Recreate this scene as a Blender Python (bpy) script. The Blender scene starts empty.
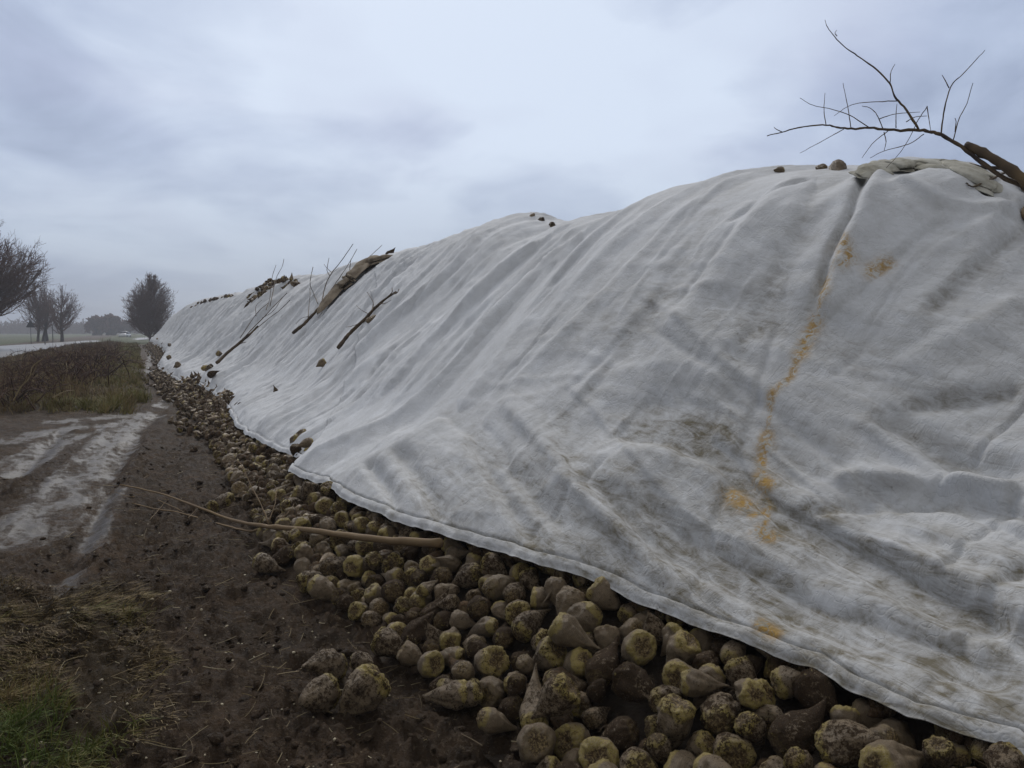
import bpy, math, random
import numpy as np
from mathutils import Vector, Matrix, Euler

# ------------------------------------------------------------------ camera model
YAW, PITCH, FPX, EYE = math.radians(25.2), math.atan(53 / 800.0), 800.0, 1.6
CAM = np.array([0.0, 0.0, EYE])
FW = np.array([math.sin(YAW) * math.cos(PITCH), math.cos(YAW) * math.cos(PITCH), -math.sin(PITCH)])
RT = np.array([math.cos(YAW), -math.sin(YAW), 0.0])
UP = np.cross(RT, FW)


def ray(u, v):
    d = FW * FPX + RT * (u - 512) - UP * (v - 384)
    return d / np.linalg.norm(d)


def project(p):
    q = np.asarray(p, float) - CAM
    w = q @ FW
    return 512 + FPX * (q @ RT) / w, 384 - FPX * (q @ UP) / w, w


def on_ground(u, v, z=0.0):
    d = ray(u, v)
    return CAM + d * ((z - EYE) / d[2])


def at_depth(u, v, depth):
    d = ray(u, v)
    return CAM + d * (depth / (d @ FW))


# ------------------------------------------------------------------ numpy noise
_rs = np.random.RandomState(7)
_P = np.concatenate([_rs.permutation(256)] * 3)
_G = _rs.normal(size=(256, 3))
_G /= np.linalg.norm(_G, axis=1)[:, None]


def noise3(x, y, z=0.0):
    x, y, z = np.broadcast_arrays(np.asarray(x, float), np.asarray(y, float), np.asarray(z, float))
    xi, yi, zi = np.floor(x).astype(int), np.floor(y).astype(int), np.floor(z).astype(int)
    xf, yf, zf = x - xi, y - yi, z - zi
    f = lambda t: t * t * t * (t * (t * 6 - 15) + 10)
    u, v, w = f(xf), f(yf), f(zf)
    xi, yi, zi = xi & 255, yi & 255, zi & 255

    def g(a, b, c):
        h = _P[_P[_P[(xi + a) & 255] + ((yi + b) & 255)] + ((zi + c) & 255)]
        G = _G[h]
        return G[..., 0] * (xf - a) + G[..., 1] * (yf - b) + G[..., 2] * (zf - c)
    L = lambda a, b, t: a + (b - a) * t
    return 1.6 * L(L(L(g(0, 0, 0), g(1, 0, 0), u), L(g(0, 1, 0), g(1, 1, 0), u), v),
                   L(L(g(0, 0, 1), g(1, 0, 1), u), L(g(0, 1, 1), g(1, 1, 1), u), v), w)


def fbm(x, y, z=0.0, oct=4, gain=0.5, lac=2.03):
    s, a, n = 0.0, 1.0, 0.0
    for k in range(oct):
        s = s + a * noise3(np.asarray(x) * lac ** k + 17.1 * k, np.asarray(y) * lac ** k - 9.3 * k, np.asarray(z) * lac ** k + 3.7 * k)
        n += a
        a *= gain
    return s / n


def sstep(a, b, x):
    t = np.clip((np.asarray(x, float) - a) / (b - a), 0, 1)
    return t * t * (3 - 2 * t)


def smooth_interp(x, xp, fp):
    return np.interp(x, xp, fp)


# ------------------------------------------------------------------ the heap
# silhouette of the crest and outline of the foot, read off the photograph and laid out as heights and distances along the heap (y)
SIL = [(1180, 262), (1100, 222), (1024, 188), (1010, 184), (997, 176), (982, 168), (968, 160), (949, 158), (928, 160), (900, 160), (873, 161), (864, 162),
       (851, 162), (840, 161), (800, 165), (775, 168), (740, 176), (720, 180), (700, 188), (672, 205), (647, 215), (630, 217),
       (605, 215), (584, 226), (567, 228), (551, 219), (530, 216), (513, 220), (488, 228), (472, 238), (447, 243), (426, 255),
       (397, 257), (372, 262), (334, 279), (313, 279), (297, 280), (274, 284), (257, 291), (249, 295), (230, 296), (212, 299),
       (196, 303), (183, 311), (171, 319), (159, 330)]
TOE = [(700, 960), (520, 768), (470, 722), (430, 700), (370, 640), (300, 590), (262, 550), (232, 490), (203, 440), (185, 410), (160, 390),
       (151, 380), (157, 366), (155, 357), (146, 348), (142, 343)]


def xcrest(y):
    return np.interp(y, [-8, 3, 12, 30, 60, 120], [4.9, 4.9, 5.0, 4.6, 4.3, 4.1])


_t = []
for (u, v) in TOE:
    p = on_ground(u, v)
    _t.append((p[1], p[0]))
_t.sort()
TOEY, TOEX = np.array([a for a, b in _t]), np.array([b for a, b in _t])
_s = []
for (u, v) in SIL:
    d = ray(u, v)
    y = 10.0
    for _ in range(30):
        k = xcrest(y) / d[0]
        y = 0.5 * y + 0.5 * (k * d[1])
    k = xcrest(y) / d[0]
    _s.append((k * d[1], EYE + k * d[2]))
_s.sort()
CRY, CRZ = np.array([a for a, b in _s]), np.array([b for a, b in _s])
HEAP_END = 96.0


def toe(y):
    return np.interp(y, TOEY, TOEX)


def crest(y):
    y = np.asarray(y, float)
    h = np.interp(y, np.concatenate([[-9, -2], CRY]), np.concatenate([[CRZ[0] - .9, CRZ[0] - .35], CRZ]))
    end = sstep(HEAP_END + 4, HEAP_END - 3, y)
    near = np.clip((y + 9) / 5.0, 0, 1) ** .7
    return (h - .22 * sstep(4.4, 3.0, y)) * end * near


def heap(x, y):
    """height of the top of the beet heap"""
    x, y = np.asarray(x, float), np.asarray(y, float)
    xt, hc, xc = toe(y), crest(y), xcrest(y)
    w = xc - xt
    t = (x - xt) / w
    # slope, easing over into a rounded top whose crest lies a little past xc
    a = 1.13 * t - 0.05 * np.sin(np.clip(t, 0, 1) * math.pi * 2)
    top = 1.05 - 0.16 * np.clip(t - 1.08, 0, 9)
    back = 1.13 * (2.75 - t)
    k = 0.16
    def smin(p, q):
        h = np.clip(0.5 + 0.5 * (q - p) / k, 0, 1)
        return q + (p - q) * h - k * h * (1 - h)
    g = smin(smin(a, top), back)
    g1 = smin(smin(np.array(1.13), np.array(1.05)), np.array(1.13 * 1.75))
    return np.maximum(hc * g / g1, -0.3)


def heap_normal(x, y, e=0.15):
    dx = (heap(x + e, y) - heap(x - e, y)) / (2 * e)
    dy = (heap(x, y + e) - heap(x, y - e)) / (2 * e)
    n = np.stack([-dx, -dy, np.ones_like(dx)], -1)
    return n / np.linalg.norm(n, axis=-1)[..., None]


def on_heap(u, v, off=0.0):
    """the point of the heap's surface seen at a place of the photograph"""
    d = ray(u, v)
    k = np.concatenate([np.arange(1, 30, 0.01), np.arange(30, 130, 0.05)])
    P = CAM + d * k[:, None]
    h = np.maximum(heap(P[:, 0], P[:, 1]) + off, off * 0)
    i = np.argmax(P[:, 2] < h)
    if not (P[:, 2] < h).any():
        g = np.argmin(P[:, 2] - h + k * 0.0)
        return P[g]
    return P[i]


# hem of the white cloth
HEM = [(1024, 766), (1019, 762), (965, 746), (920, 728), (894, 719), (866, 706), (846, 698), (817, 682), (787, 670), (758, 657), (729, 646),
       (700, 636), (682, 629), (656, 617), (635, 607), (612, 597), (591, 587), (562, 577), (531, 571), (505, 562), (477, 553), (456, 545), (431, 538),
       (415, 534), (399, 528), (384, 521), (371, 515), (359, 510), (345, 503), (335, 496), (327, 488), (311, 485), (300, 482), (292, 476),
       (291, 467)]
HEM_MID = [(330, 460), (300, 458), (288, 455), (274, 450), (257, 442), (246, 435), (236, 427), (232, 417), (226, 407), (218, 398), (205, 389), (200, 387)]
HEM_FAR = [(205, 389), (196, 385), (191, 379), (182, 383), (173, 379), (160, 372), (158, 366), (165, 355), (162, 349), (154, 345), (147, 341)]
# ------------------------------------------------------------------ sugar beet bodies
#        profile: (height, radius) from the root tip to the cut crown, in units of the widest radius
BEETS = [
    dict(kind='pear',   prof=[(-2.35, .03), (-2.0, .11), (-1.45, .32), (-.75, .74), (0, 1), (.42, .92), (.72, .70), (.80, .42), (.74, .0)], lump=.08, bend=.15, el=.95),
    dict(kind='round',  prof=[(-1.75, .05), (-1.5, .20), (-1.05, .50), (-.5, .86), (0, 1), (.42, .95), (.66, .78), (.72, .45), (.60, .0)], lump=.10, bend=.15, el=.88),
    dict(kind='pear',   prof=[(-2.5, .04), (-2.1, .15), (-1.5, .38), (-.8, .78), (0, 1), (.4, .88), (.75, .6), (.92, .33), (.9, .0)], lump=.06, bend=.2, el=.93),
    dict(kind='long',   prof=[(-3.1, .04), (-2.6, .16), (-1.9, .42), (-1.0, .78), (-.2, 1), (.4, .9), (.8, .66), (1.0, .4), (1.05, .0)], lump=.06, bend=.30, el=.92),
    dict(kind='stubby', prof=[(-1.45, .0), (-1.42, .28), (-1.1, .52), (-.55, .84), (0, 1), (.45, .95), (.72, .78), (.82, .45), (.7, .0)], lump=.11, bend=.08, el=.9),
    dict(kind='forked', prof=[(-2.2, .05), (-1.8, .18), (-1.25, .42), (-.6, .8), (0, 1), (.4, .92), (.7, .68), (.82, .4), (.8, .0)], lump=.09, bend=.40, el=.85, fork=True),
    dict(kind='knobbly', prof=[(-1.8, .05), (-1.4, .26), (-.95, .58), (-.45, .90), (0, 1), (.4, .96), (.72, .8), (.85, .5), (.8, .0)], lump=.17, bend=.15, el=.86),
    dict(kind='pear',   prof=[(-2.2, .08), (-1.9, .18), (-1.35, .44), (-.7, .82), (0, 1), (.5, .82), (.85, .55), (1.0, .3), (1.0, .0)], lump=.08, bend=-.25, el=.9),
    dict(kind='long',   prof=[(-2.8, .10), (-2.5, .18), (-1.8, .45), (-.9, .82), (0, 1), (.5, .86), (.8, .6), (.95, .38), (.9, .0)], lump=.08, bend=-.35, el=.88),
    dict(kind='round',  prof=[(-1.85, .04), (-1.5, .18), (-1.1, .46), (-.5, .86), (0, 1), (.4, .97), (.7, .83), (.78, .5), (.66, .0)], lump=.10, bend=.2, el=.93),
    dict(kind='forked', prof=[(-2.0, .05), (-1.7, .16), (-1.2, .40), (-.6, .78), (0, 1), (.4, .94), (.75, .7), (.9, .42), (.86, .0)], lump=.12, bend=-.3, el=.88, fork=True),
    dict(kind='pear',   prof=[(-2.1, .08), (-1.7, .24), (-1.1, .56), (-.45, .9), (0, 1), (.45, .93), (.78, .74), (.92, .45), (.86, .0)], lump=.12, bend=.25, el=.84),
]
CROWN_Z = .42


def beet_geometry(idx, nseg=40, nring=34):
    """returns (verts, faces, crown value per vertex, ring count) for one sugar beet, root downwards"""
    B = BEETS[idx]
    zs, rs = zip(*B['prof'])
    # resample evenly along the outline
    L = np.concatenate([[0], np.cumsum(np.hypot(np.diff(zs), np.diff(rs)))])
    s = np.linspace(0, L[-1], nring)
    # catmull-like smoothing by dense interp + blur
    sd = np.linspace(0, L[-1], 400)
    zd, rd = np.interp(sd, L, zs), np.interp(sd, L, rs)
    ker = np.hanning(35); ker /= ker.sum()
    pz = np.convolve(np.concatenate([np.full(17, zd[0]), zd, np.full(17, zd[-1])]), ker, 'valid')
    pr = np.convolve(np.concatenate([np.full(17, rd[0]), rd, 2 * rd[-1] - rd[-2:-19:-1]]), ker, 'valid')
    pr = np.maximum(pr, 0)
    Z, R = np.interp(s, sd, pz), np.interp(s, sd, pr)
    th = np.linspace(0, 2 * math.pi, nseg, endpoint=False)
    ZZ, TH = np.meshgrid(Z, th, indexing='ij')
    RR = np.repeat(R[:, None], nseg, 1)
    sd_ = idx * 13.7
    cx, cy = np.cos(TH), np.sin(TH)
    # big lumps, the two grooves running down the root, ring wrinkles and rough skin
    lum = fbm(cx * 1.1 + sd_, cy * 1.1, ZZ * 1.1, 3)
    groove = -0.20 * (np.exp(-((np.sin((TH - .6 - .25 * ZZ) / 1.0)) / .28) ** 2)) * sstep(.5, -.3, ZZ) * sstep(-2.4, -1.2, ZZ)
    ring = 0.030 * noise3(cx * .8, cy * .8 + sd_, ZZ * 9) * sstep(.3, -.4, ZZ)
    rough = 0.045 * fbm(cx * 3 + sd_, cy * 3, ZZ * 3, 4) + .06 * np.clip(noise3(cx * 2.2 + sd_, cy * 2.2, ZZ * 2.2 + 7), 0, 1) + .03 * np.abs(noise3(cx * 6, cy * 6, ZZ * 6 + sd_))
    crownm = sstep(CROWN_Z - .05, CROWN_Z + .18, ZZ)
    scars = crownm * (0.10 * np.abs(noise3(cx * 4 + sd_, cy * 4, ZZ * 4)) * 2 + .035 * np.sin(ZZ * 30))
    pit = -.06 * sstep(.18, .42, noise3(cx * 1.9 + sd_ * 2, cy * 1.9, ZZ * 1.9))
    RR = RR * (1 + pit + B['lump'] * 1.9 * lum + groove + ring + rough + scars)
    ZZ2 = ZZ + B['lump'] * .9 * noise3(cx * .9 + 5, cy * .9 + sd_, ZZ * .6 + 9) * np.minimum(1, RR * 1.5) + crownm * .10 * noise3(cx * RR * 4, cy * RR * 4, sd_)
    X = RR * cx
    Y = RR * cy * B['el']
    q = np.clip(-ZZ - .3, 0, 9)
    X = X + B['bend'] * q * q * .5
    Y = Y + B['bend'] * .4 * q
    verts = np.stack([X, Y, ZZ2], -1).reshape(-1, 3)
    cut = sstep(.62, .34, R[:, None] + .25 * noise3(cx * 2, cy * 2, sd_)) * sstep(.45, .6, ZZ)
    crown = (sstep(CROWN_Z - .35, CROWN_Z + .25, ZZ + .35 * lum) + cut).reshape(-1)
    faces = []
    for i in range(nring - 1):
        for j in range(nseg):
            k = (j + 1) % nseg
            faces.append((i * nseg + j, i * nseg + k, (i + 1) * nseg + k, (i + 1) * nseg + j))
    faces.append(tuple(range(nseg - 1, -1, -1)))
    faces.append(tuple((nring - 1) * nseg + j for j in range(nseg)))
    nbody = len(faces)
    if B.get('fork'):
        base = len(verts)
        n2, m2 = 12, max(8, nseg // 3)
        V = []
        for i in range(n2):
            t = i / (n2 - 1)
            r = .42 * (1 - t) ** .8 + .03
            cxp = -(.35 + .75 * t + .1 * t * t)
            czp = -.45 - 1.25 * t
            for j in range(m2):
                a = 2 * math.pi * j / m2
                rr = r * (1 + .2 * float(noise3(math.cos(a) * 1.5 + sd_, math.sin(a) * 1.5, t * 3)))
                V.append((cxp + rr * math.cos(a) * .8, .1 * t + rr * math.sin(a), czp + rr * math.cos(a) * .5))
        verts = np.vstack([verts, V])
        crown = np.concatenate([crown, np.zeros(len(V))])
        for i in range(n2 - 1):
            for j in range(m2):
                k = (j + 1) % m2
                faces.append((base + i * m2 + j, base + (i + 1) * m2 + j, base + (i + 1) * m2 + k, base + i * m2 + k))
        faces.append(tuple(base + (n2 - 1) * m2 + j for j in range(m2)))
    return verts, faces, crown, nring
# resting places of the sugar beets at the foot of the heap: x, y, z in mm; radius in 0.1 mm; body; rotation quaternion x 1000; how large it shows
BEET_ROWS = np.array([
[1438,2627,202,760,9,172,-317,274,-892,3373],
[1713,2546,235,760,6,763,-601,-103,216,3043],
[1903,1898,277,760,2,459,-481,-715,219,2239],
[1695,2245,231,760,6,419,-55,78,-903,2037],
[1979,1762,301,760,6,49,356,-768,-530,2037],
[1839,2166,249,760,7,655,582,-462,-140,1655],
[1983,1597,316,760,0,626,327,-599,-378,1644],
[1299,2554,78,760,0,816,359,-339,301,1575],
[1766,2018,193,742,1,411,-45,-627,660,1378],
[1834,2682,302,760,1,837,492,-171,167,1236],
[2095,1989,357,684,9,825,-553,57,102,1190],
[1637,2949,315,729,0,656,-28,-510,-556,1187],
[1392,3181,126,760,9,869,484,44,95,1152],
[1584,2416,112,704,5,375,-66,514,-768,1042],
[1781,3026,321,760,7,142,479,-23,866,974],
[1448,2347,89,746,9,496,-57,-478,723,970],
[2099,1520,367,457,1,944,74,-125,-295,954],
[1898,2099,340,530,6,734,549,155,-368,936],
[1948,2537,329,668,9,198,-148,260,-933,841],
[1446,2536,64,709,9,799,299,-521,25,818],
[1824,2308,307,557,0,534,-695,-202,437,814],
[1338,3048,62,666,9,378,-305,-604,632,790],
[1594,3245,233,682,2,199,843,28,-499,785],
[1524,2219,88,760,0,418,112,-560,707,776],
[2016,2275,320,598,4,182,-96,-345,-916,761],
[1195,3429,59,618,9,360,162,554,-733,725],
[2076,2103,343,559,4,199,576,-458,-647,719],
[950,4713,79,760,2,748,-49,-481,-454,693],
[1834,2014,273,517,10,814,124,-358,-441,654],
[1595,2995,197,760,1,448,296,-256,803,633],
[1511,3590,226,668,2,779,540,-311,68,619],
[1832,1801,262,443,7,903,116,-385,-147,614],
[1862,2442,271,686,1,524,-72,-608,592,596],
[1196,4781,162,760,6,359,-200,-625,664,586],
[1693,2731,208,760,2,571,264,-767,130,573],
[1812,2882,276,563,4,206,36,302,930,562],
[1599,2206,167,450,2,897,-9,-183,-401,550],
[1630,3642,298,729,7,48,-661,-236,711,549],
[1601,3917,290,711,2,766,224,492,-349,541],
[1086,4990,106,760,11,705,498,-502,-50,541],
[1234,2831,55,540,2,793,100,-477,-365,538],
[1196,3077,64,658,8,285,-337,476,-760,527],
[1731,2138,168,515,0,485,319,-254,774,515],
[1625,2106,122,661,0,34,-389,565,727,512],
[1226,3759,72,723,7,222,-593,-665,396,510],
[1648,1988,181,556,8,697,-712,7,85,500],
[1790,3165,350,716,0,921,-189,300,-160,492],
[1272,4244,148,749,8,728,605,-55,-318,486],
[877,5490,69,754,10,605,-285,393,-631,469],
[2078,1844,327,489,1,711,-41,319,625,459],
[1351,2867,55,548,9,848,408,329,-77,455],
[1074,5982,160,760,6,282,174,744,-580,450],
[1266,3196,102,525,5,266,-78,-335,900,446],
[1395,2917,133,442,3,455,30,-90,886,446],
[1623,3383,257,637,9,749,543,-375,57,445],
[1144,3594,55,573,9,508,202,-434,-716,442],
[1357,4541,208,760,6,689,435,-445,371,433],
[1571,2587,103,465,11,669,530,-439,-280,430],
[1348,3574,99,593,6,312,527,476,-631,430],
[1663,3512,300,602,7,117,-393,-590,695,423],
[1489,4066,244,670,2,519,269,-322,745,415],
[1727,3352,318,544,9,715,-462,-501,156,412],
[2185,1375,381,552,6,489,349,400,692,402],
[1686,3842,355,638,9,76,352,-415,-836,400],
[1779,3289,381,577,5,917,-357,134,-115,396],
[1508,3292,178,563,8,214,375,480,-763,393],
[1932,2343,287,585,2,904,-63,419,54,392],
[1427,3645,159,545,1,332,-677,225,617,392],
[1654,2860,196,652,4,267,-21,408,-873,389],
[1493,3033,155,441,11,749,156,-265,-587,374],
[1111,4133,49,537,11,474,-294,-526,642,368],
[2156,1724,293,703,0,620,558,-431,-343,366],
[1350,3851,126,694,5,483,358,-794,-89,363],
[1904,3079,397,686,4,746,-191,-441,-461,362],
[1496,3446,182,495,3,712,274,556,-329,347],
[1320,3444,68,530,8,542,687,5,483,345],
[2080,1696,329,443,3,807,394,-236,371,335],
[1463,3962,197,590,4,191,-801,118,555,333],
[1264,4650,213,610,0,913,400,-65,-38,330],
[2063,2373,345,521,2,438,761,-257,-405,320],
[1980,2429,306,511,1,269,-485,-640,532,317],
[1077,3754,69,717,0,213,325,-452,-803,316],
[1782,3573,341,554,4,746,-368,-275,-482,315],
[1280,6071,267,760,0,121,297,574,-753,309],
[1039,4431,55,539,0,675,-119,-479,-548,297],
[1570,4153,288,615,10,353,-863,137,-333,294],
[1078,4286,52,554,4,54,444,342,-827,294],
[1363,3991,221,447,11,614,516,-570,-180,290],
[1182,4241,65,623,2,148,83,-562,810,289],
[1112,6594,183,760,7,587,593,-392,-387,286],
[1297,4961,223,711,2,762,605,-225,-43,278],
[1374,3725,137,560,2,741,136,-658,-9,278],
[1740,2366,232,582,7,48,695,-135,-704,276],
[1471,4221,280,570,0,840,376,-379,-97,274],
[977,5323,133,619,6,844,-378,-316,212,270],
[1361,5292,274,681,0,38,-94,466,-879,269],
[1394,2752,65,676,3,504,497,-673,215,266],
[1793,1858,204,518,5,29,151,-424,-892,265],
[2177,1517,339,400,2,754,498,-427,32,258],
[1191,5570,234,624,0,717,-559,202,363,251],
[1381,2220,86,699,0,66,125,-475,-869,246],
[1427,3764,213,424,11,436,550,-35,711,246],
[1278,4117,98,548,0,423,255,-344,799,245],
[916,4885,74,661,4,2,-760,-202,618,244],
[1589,3512,230,456,10,67,-65,565,820,240],
[1216,5317,192,742,9,273,499,495,-657,239],
[1960,2741,334,554,9,71,839,474,258,238],
[1743,2940,237,523,1,756,-393,-196,-484,235],
[1326,2351,51,570,2,536,-638,188,520,234],
[1003,5679,158,618,0,129,-277,-167,938,230],
[1461,4569,258,536,6,237,-650,-571,442,229],
[1936,2032,263,572,4,605,639,-221,-421,227],
[1387,3331,134,509,11,663,-580,-294,372,225],
[1247,6510,314,760,0,910,20,149,387,223],
[1254,3581,54,537,10,748,426,227,-454,223],
[1397,4173,223,499,6,409,330,13,-850,221],
[1982,2856,312,618,2,381,644,-436,-500,220],
[1323,5821,276,700,1,838,390,-164,345,220],
[1186,3228,44,436,4,724,206,658,15,220],
[1189,4357,108,561,4,919,-82,-329,201,219],
[1987,2640,337,542,6,476,264,120,830,218],
[1432,4925,294,585,4,197,787,80,-578,218],
[955,5232,60,615,0,356,-223,-454,-786,208],
[1401,5124,284,586,7,902,301,193,-243,204],
[1243,4505,123,587,9,692,571,-374,-235,201],
[1551,4428,302,526,2,272,23,527,-805,200],
[1451,4691,279,558,0,627,214,-567,490,199],
[1984,2145,295,603,1,651,248,395,-599,196],
[1126,5551,140,700,10,658,737,29,-152,195],
[1353,4042,147,596,2,233,-387,-628,634,193],
[1302,2442,41,398,0,221,394,-334,828,192],
[879,8039,72,760,9,825,488,-85,-272,191],
[1306,5603,258,603,9,566,587,149,-560,190],
[1255,3874,113,459,7,870,241,31,-429,180],
[1327,4398,185,533,2,529,539,-263,601,178],
[1038,4554,55,557,1,872,224,-410,-145,178],
[1359,4809,230,629,9,284,560,-413,-660,178],
[1665,4039,311,589,10,840,-151,217,-474,177],
[1623,2657,170,400,4,124,-962,157,186,175],
[1620,3121,204,552,6,655,422,-324,537,173],
[1963,2955,337,453,0,626,354,-695,-4,173],
[1106,5321,118,665,6,437,-88,-458,-769,172],
[2158,1840,324,509,4,115,197,-514,-827,168],
[1517,3121,135,491,10,492,622,-511,-332,167],
[1309,3673,71,551,9,48,937,221,266,157],
[1329,6179,359,688,9,489,209,60,-845,156],
[1902,2822,313,538,0,562,402,-394,606,152],
[2109,2311,328,400,1,279,-213,-31,-936,151],
[1406,4276,204,629,9,592,691,-86,-405,145],
[1549,4654,318,553,10,81,-741,-147,650,145],
[1624,4243,318,489,7,217,-587,450,637,140],
[993,6216,91,760,10,784,-280,260,489,139],
[1146,4514,54,547,9,757,460,-463,-31,138],
[1875,1726,231,504,2,311,265,-7,913,134],
[1418,3428,118,525,11,174,108,645,-737,134],
[1202,4089,49,455,8,15,-37,589,-807,127],
[2081,2465,325,472,10,457,231,-841,171,126],
[1396,2428,47,475,1,788,482,50,381,126],
[1257,5199,220,481,3,745,462,-428,-220,123],
[1112,4736,53,534,10,383,377,-696,-476,122],
[1558,3775,220,463,6,714,567,-376,165,121],
[1164,3876,56,627,11,747,520,-200,362,121],
[1258,8381,242,760,5,835,-439,70,-324,120],
[1099,7429,188,611,0,923,184,-304,148,117],
[1778,3682,344,604,5,128,167,555,-805,116],
[1223,4612,115,525,10,552,203,362,-724,114],
[1109,7144,136,730,4,805,363,-296,365,114],
[900,6530,58,586,9,690,-21,-456,-561,110],
[855,6285,53,623,5,431,240,-452,-743,109],
[926,5950,77,657,3,297,364,-335,817,108],
[1692,2346,149,491,0,753,-130,-644,-26,107],
[1145,4623,58,525,6,723,431,-497,212,107],
[1350,4157,150,486,5,253,-277,-633,678,103],
[1435,3006,89,574,7,622,682,-143,-357,101],
[967,7293,69,637,7,714,510,22,-479,100],
[1882,3213,326,673,7,708,369,271,-538,99],
[1196,5158,145,580,1,600,-322,-710,179,98],
[1274,6399,252,625,11,763,118,-621,136,97],
[1170,7948,179,760,2,765,-488,-296,-297,97],
[1010,5574,77,760,4,785,573,-232,-37,95],
[1584,4504,303,670,5,856,306,-21,415,92],
[1422,4393,214,517,0,295,140,-568,755,91],
[988,6572,126,475,3,121,125,-184,967,89],
[1212,7387,177,652,4,776,432,-92,450,88],
[977,9940,79,760,4,253,422,491,719,88],
[1081,6429,156,506,11,590,-127,46,796,86],
[1645,4339,343,557,0,380,134,-611,-682,85],
[887,6965,54,605,7,748,391,-532,72,85],
[949,8837,60,674,0,770,-361,518,99,83],
[1327,7330,254,677,8,850,-503,58,148,78],
[1201,8079,227,656,0,839,-301,-433,-131,77],
[1253,5084,197,470,10,364,313,-583,-656,77],
[1201,6747,238,732,1,128,505,-159,-839,77],
[1534,4781,311,661,6,284,-673,269,627,75],
[988,7812,70,688,0,602,-669,-428,81,75],
[1228,9653,233,661,0,181,-394,-535,725,74],
[1228,3997,53,529,1,556,11,-616,558,73],
[1294,7632,201,623,0,519,180,-475,688,72],
[1294,8871,281,618,0,371,-3,-260,-892,71],
[1399,5478,285,542,4,321,-310,-708,548,71],
[879,8923,55,587,5,409,178,670,-593,70],
[951,6784,59,658,11,792,-605,23,-83,70],
[1052,10425,158,714,5,45,-571,-387,723,67],
[1635,3762,283,515,4,591,477,-572,-311,67],
[1212,7729,195,690,2,739,566,-352,-98,66],
[1623,2296,102,457,1,798,471,-223,301,65],
[876,6674,53,538,1,474,-196,-422,-748,65],
[1047,4860,48,542,10,768,617,26,169,65],
[1322,5435,239,490,11,513,169,-694,-476,63],
[899,10496,57,659,11,768,540,-126,-320,62],
[921,7679,46,532,11,725,517,-211,-403,62],
[2074,2580,325,578,2,87,-150,-342,-924,61],
[1207,5938,189,503,4,393,140,-789,-451,59],
[1208,9031,180,703,2,826,560,-20,61,59],
[1132,4855,90,487,1,498,-129,-315,-798,57],
[877,6136,60,595,11,813,-469,-235,-251,57],
[1081,7270,144,615,8,163,-563,-534,610,57],
[1077,8686,172,446,2,939,226,-258,28,56],
[1216,10641,207,644,3,573,181,114,791,56],
[1076,8614,90,677,0,150,-392,685,596,56],
[1283,9297,269,544,11,893,148,-212,367,54],
[1539,4332,268,508,7,383,706,-491,-337,54],
[1048,5224,91,506,11,359,-88,-219,-903,52],
[1461,5029,303,520,10,552,474,-676,-115,51],
[1012,6970,62,606,0,170,-790,-180,561,51],
[1493,3708,186,456,10,658,625,-113,-404,51],
[857,10040,47,437,4,849,437,-263,135,50],
[1183,6357,172,605,4,651,272,-641,302,50],
[1045,11970,138,569,3,603,-158,-623,-473,49],
[1457,4821,278,423,2,721,363,-478,345,49],
[1032,10224,128,592,11,636,-708,37,-304,48],
[1072,8995,155,528,3,850,100,-428,292,47],
[1404,5597,291,550,8,396,43,-910,116,47],
[1027,6490,89,600,3,430,-402,-38,-807,46],
[1010,5113,61,561,11,467,-214,529,675,46],
[671,11263,41,429,1,409,380,398,728,46],
[1053,11238,132,550,5,474,-15,-595,-649,45],
[1241,6276,206,526,1,738,-333,-504,-302,45],
[1327,8717,242,707,1,580,-583,-513,247,45],
[1065,7043,117,400,10,905,-153,-309,248,45],
[924,8443,58,605,9,715,2,581,-389,44],
[1049,8450,68,623,9,656,-687,-48,309,43],
[1451,5211,306,534,5,153,463,-563,-668,43],
[1354,4706,209,532,4,385,736,-237,-504,42],
[1143,9596,149,721,4,672,730,-10,125,42],
[1310,3960,94,528,10,800,560,75,-203,41],
[1819,1929,184,288,5,893,224,386,56,40],
[1079,9484,148,511,1,108,233,850,-460,40],
[2092,1411,328,492,6,695,303,-649,63,40],
[978,7579,53,571,5,15,-912,-394,-115,40],
[1126,7789,135,643,4,699,-316,-454,-454,40],
[1288,3141,40,433,11,823,266,-477,-156,40],
[1004,7090,59,619,10,721,35,465,-513,39],
[979,12092,126,601,8,354,-154,305,-871,38],
[892,11279,54,547,8,204,3,-584,786,38],
[1169,5767,160,486,6,500,-157,-468,-712,36],
[1227,9882,218,742,7,674,-580,-337,310,36],
[961,11132,94,522,3,699,-120,-702,-60,35],
[1202,7544,172,694,6,706,345,-594,-173,35],
[1319,8118,225,524,6,98,724,311,-608,35],
[1159,9411,147,592,11,321,86,-571,-751,34],
[858,8554,40,375,4,504,357,-346,707,34],
[1138,8796,144,706,1,396,167,-34,902,34],
[895,5823,60,597,11,801,-234,-473,283,34],
[1064,7890,109,557,9,75,-223,313,920,33],
[1158,11737,177,618,11,847,-524,-60,65,33],
[1134,12953,131,695,4,751,626,-131,-164,32],
[1202,10973,220,533,2,257,250,370,-857,32],
[916,9169,57,640,11,466,-650,13,601,31],
[1393,8323,277,619,1,465,-69,-814,340,31],
[862,13686,46,485,10,508,-334,-353,711,31],
[1224,8604,190,633,11,688,-48,-636,347,31],
[1073,8009,130,480,9,28,476,-38,-878,31],
[1228,12305,196,695,3,622,304,-483,536,31],
[1146,8410,124,572,6,405,692,-360,-477,30],
[927,12360,50,494,10,28,507,-544,-668,30],
[1106,8306,97,593,10,336,-719,-130,594,30],
[1460,5333,312,599,6,237,185,-639,-708,29],
[1028,7207,71,563,6,541,23,-559,627,29],
[1121,9918,133,651,1,21,-540,-452,709,29],
[899,7923,41,393,7,769,333,499,221,29],
[1247,10104,225,721,9,177,-431,-559,685,29],
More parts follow.
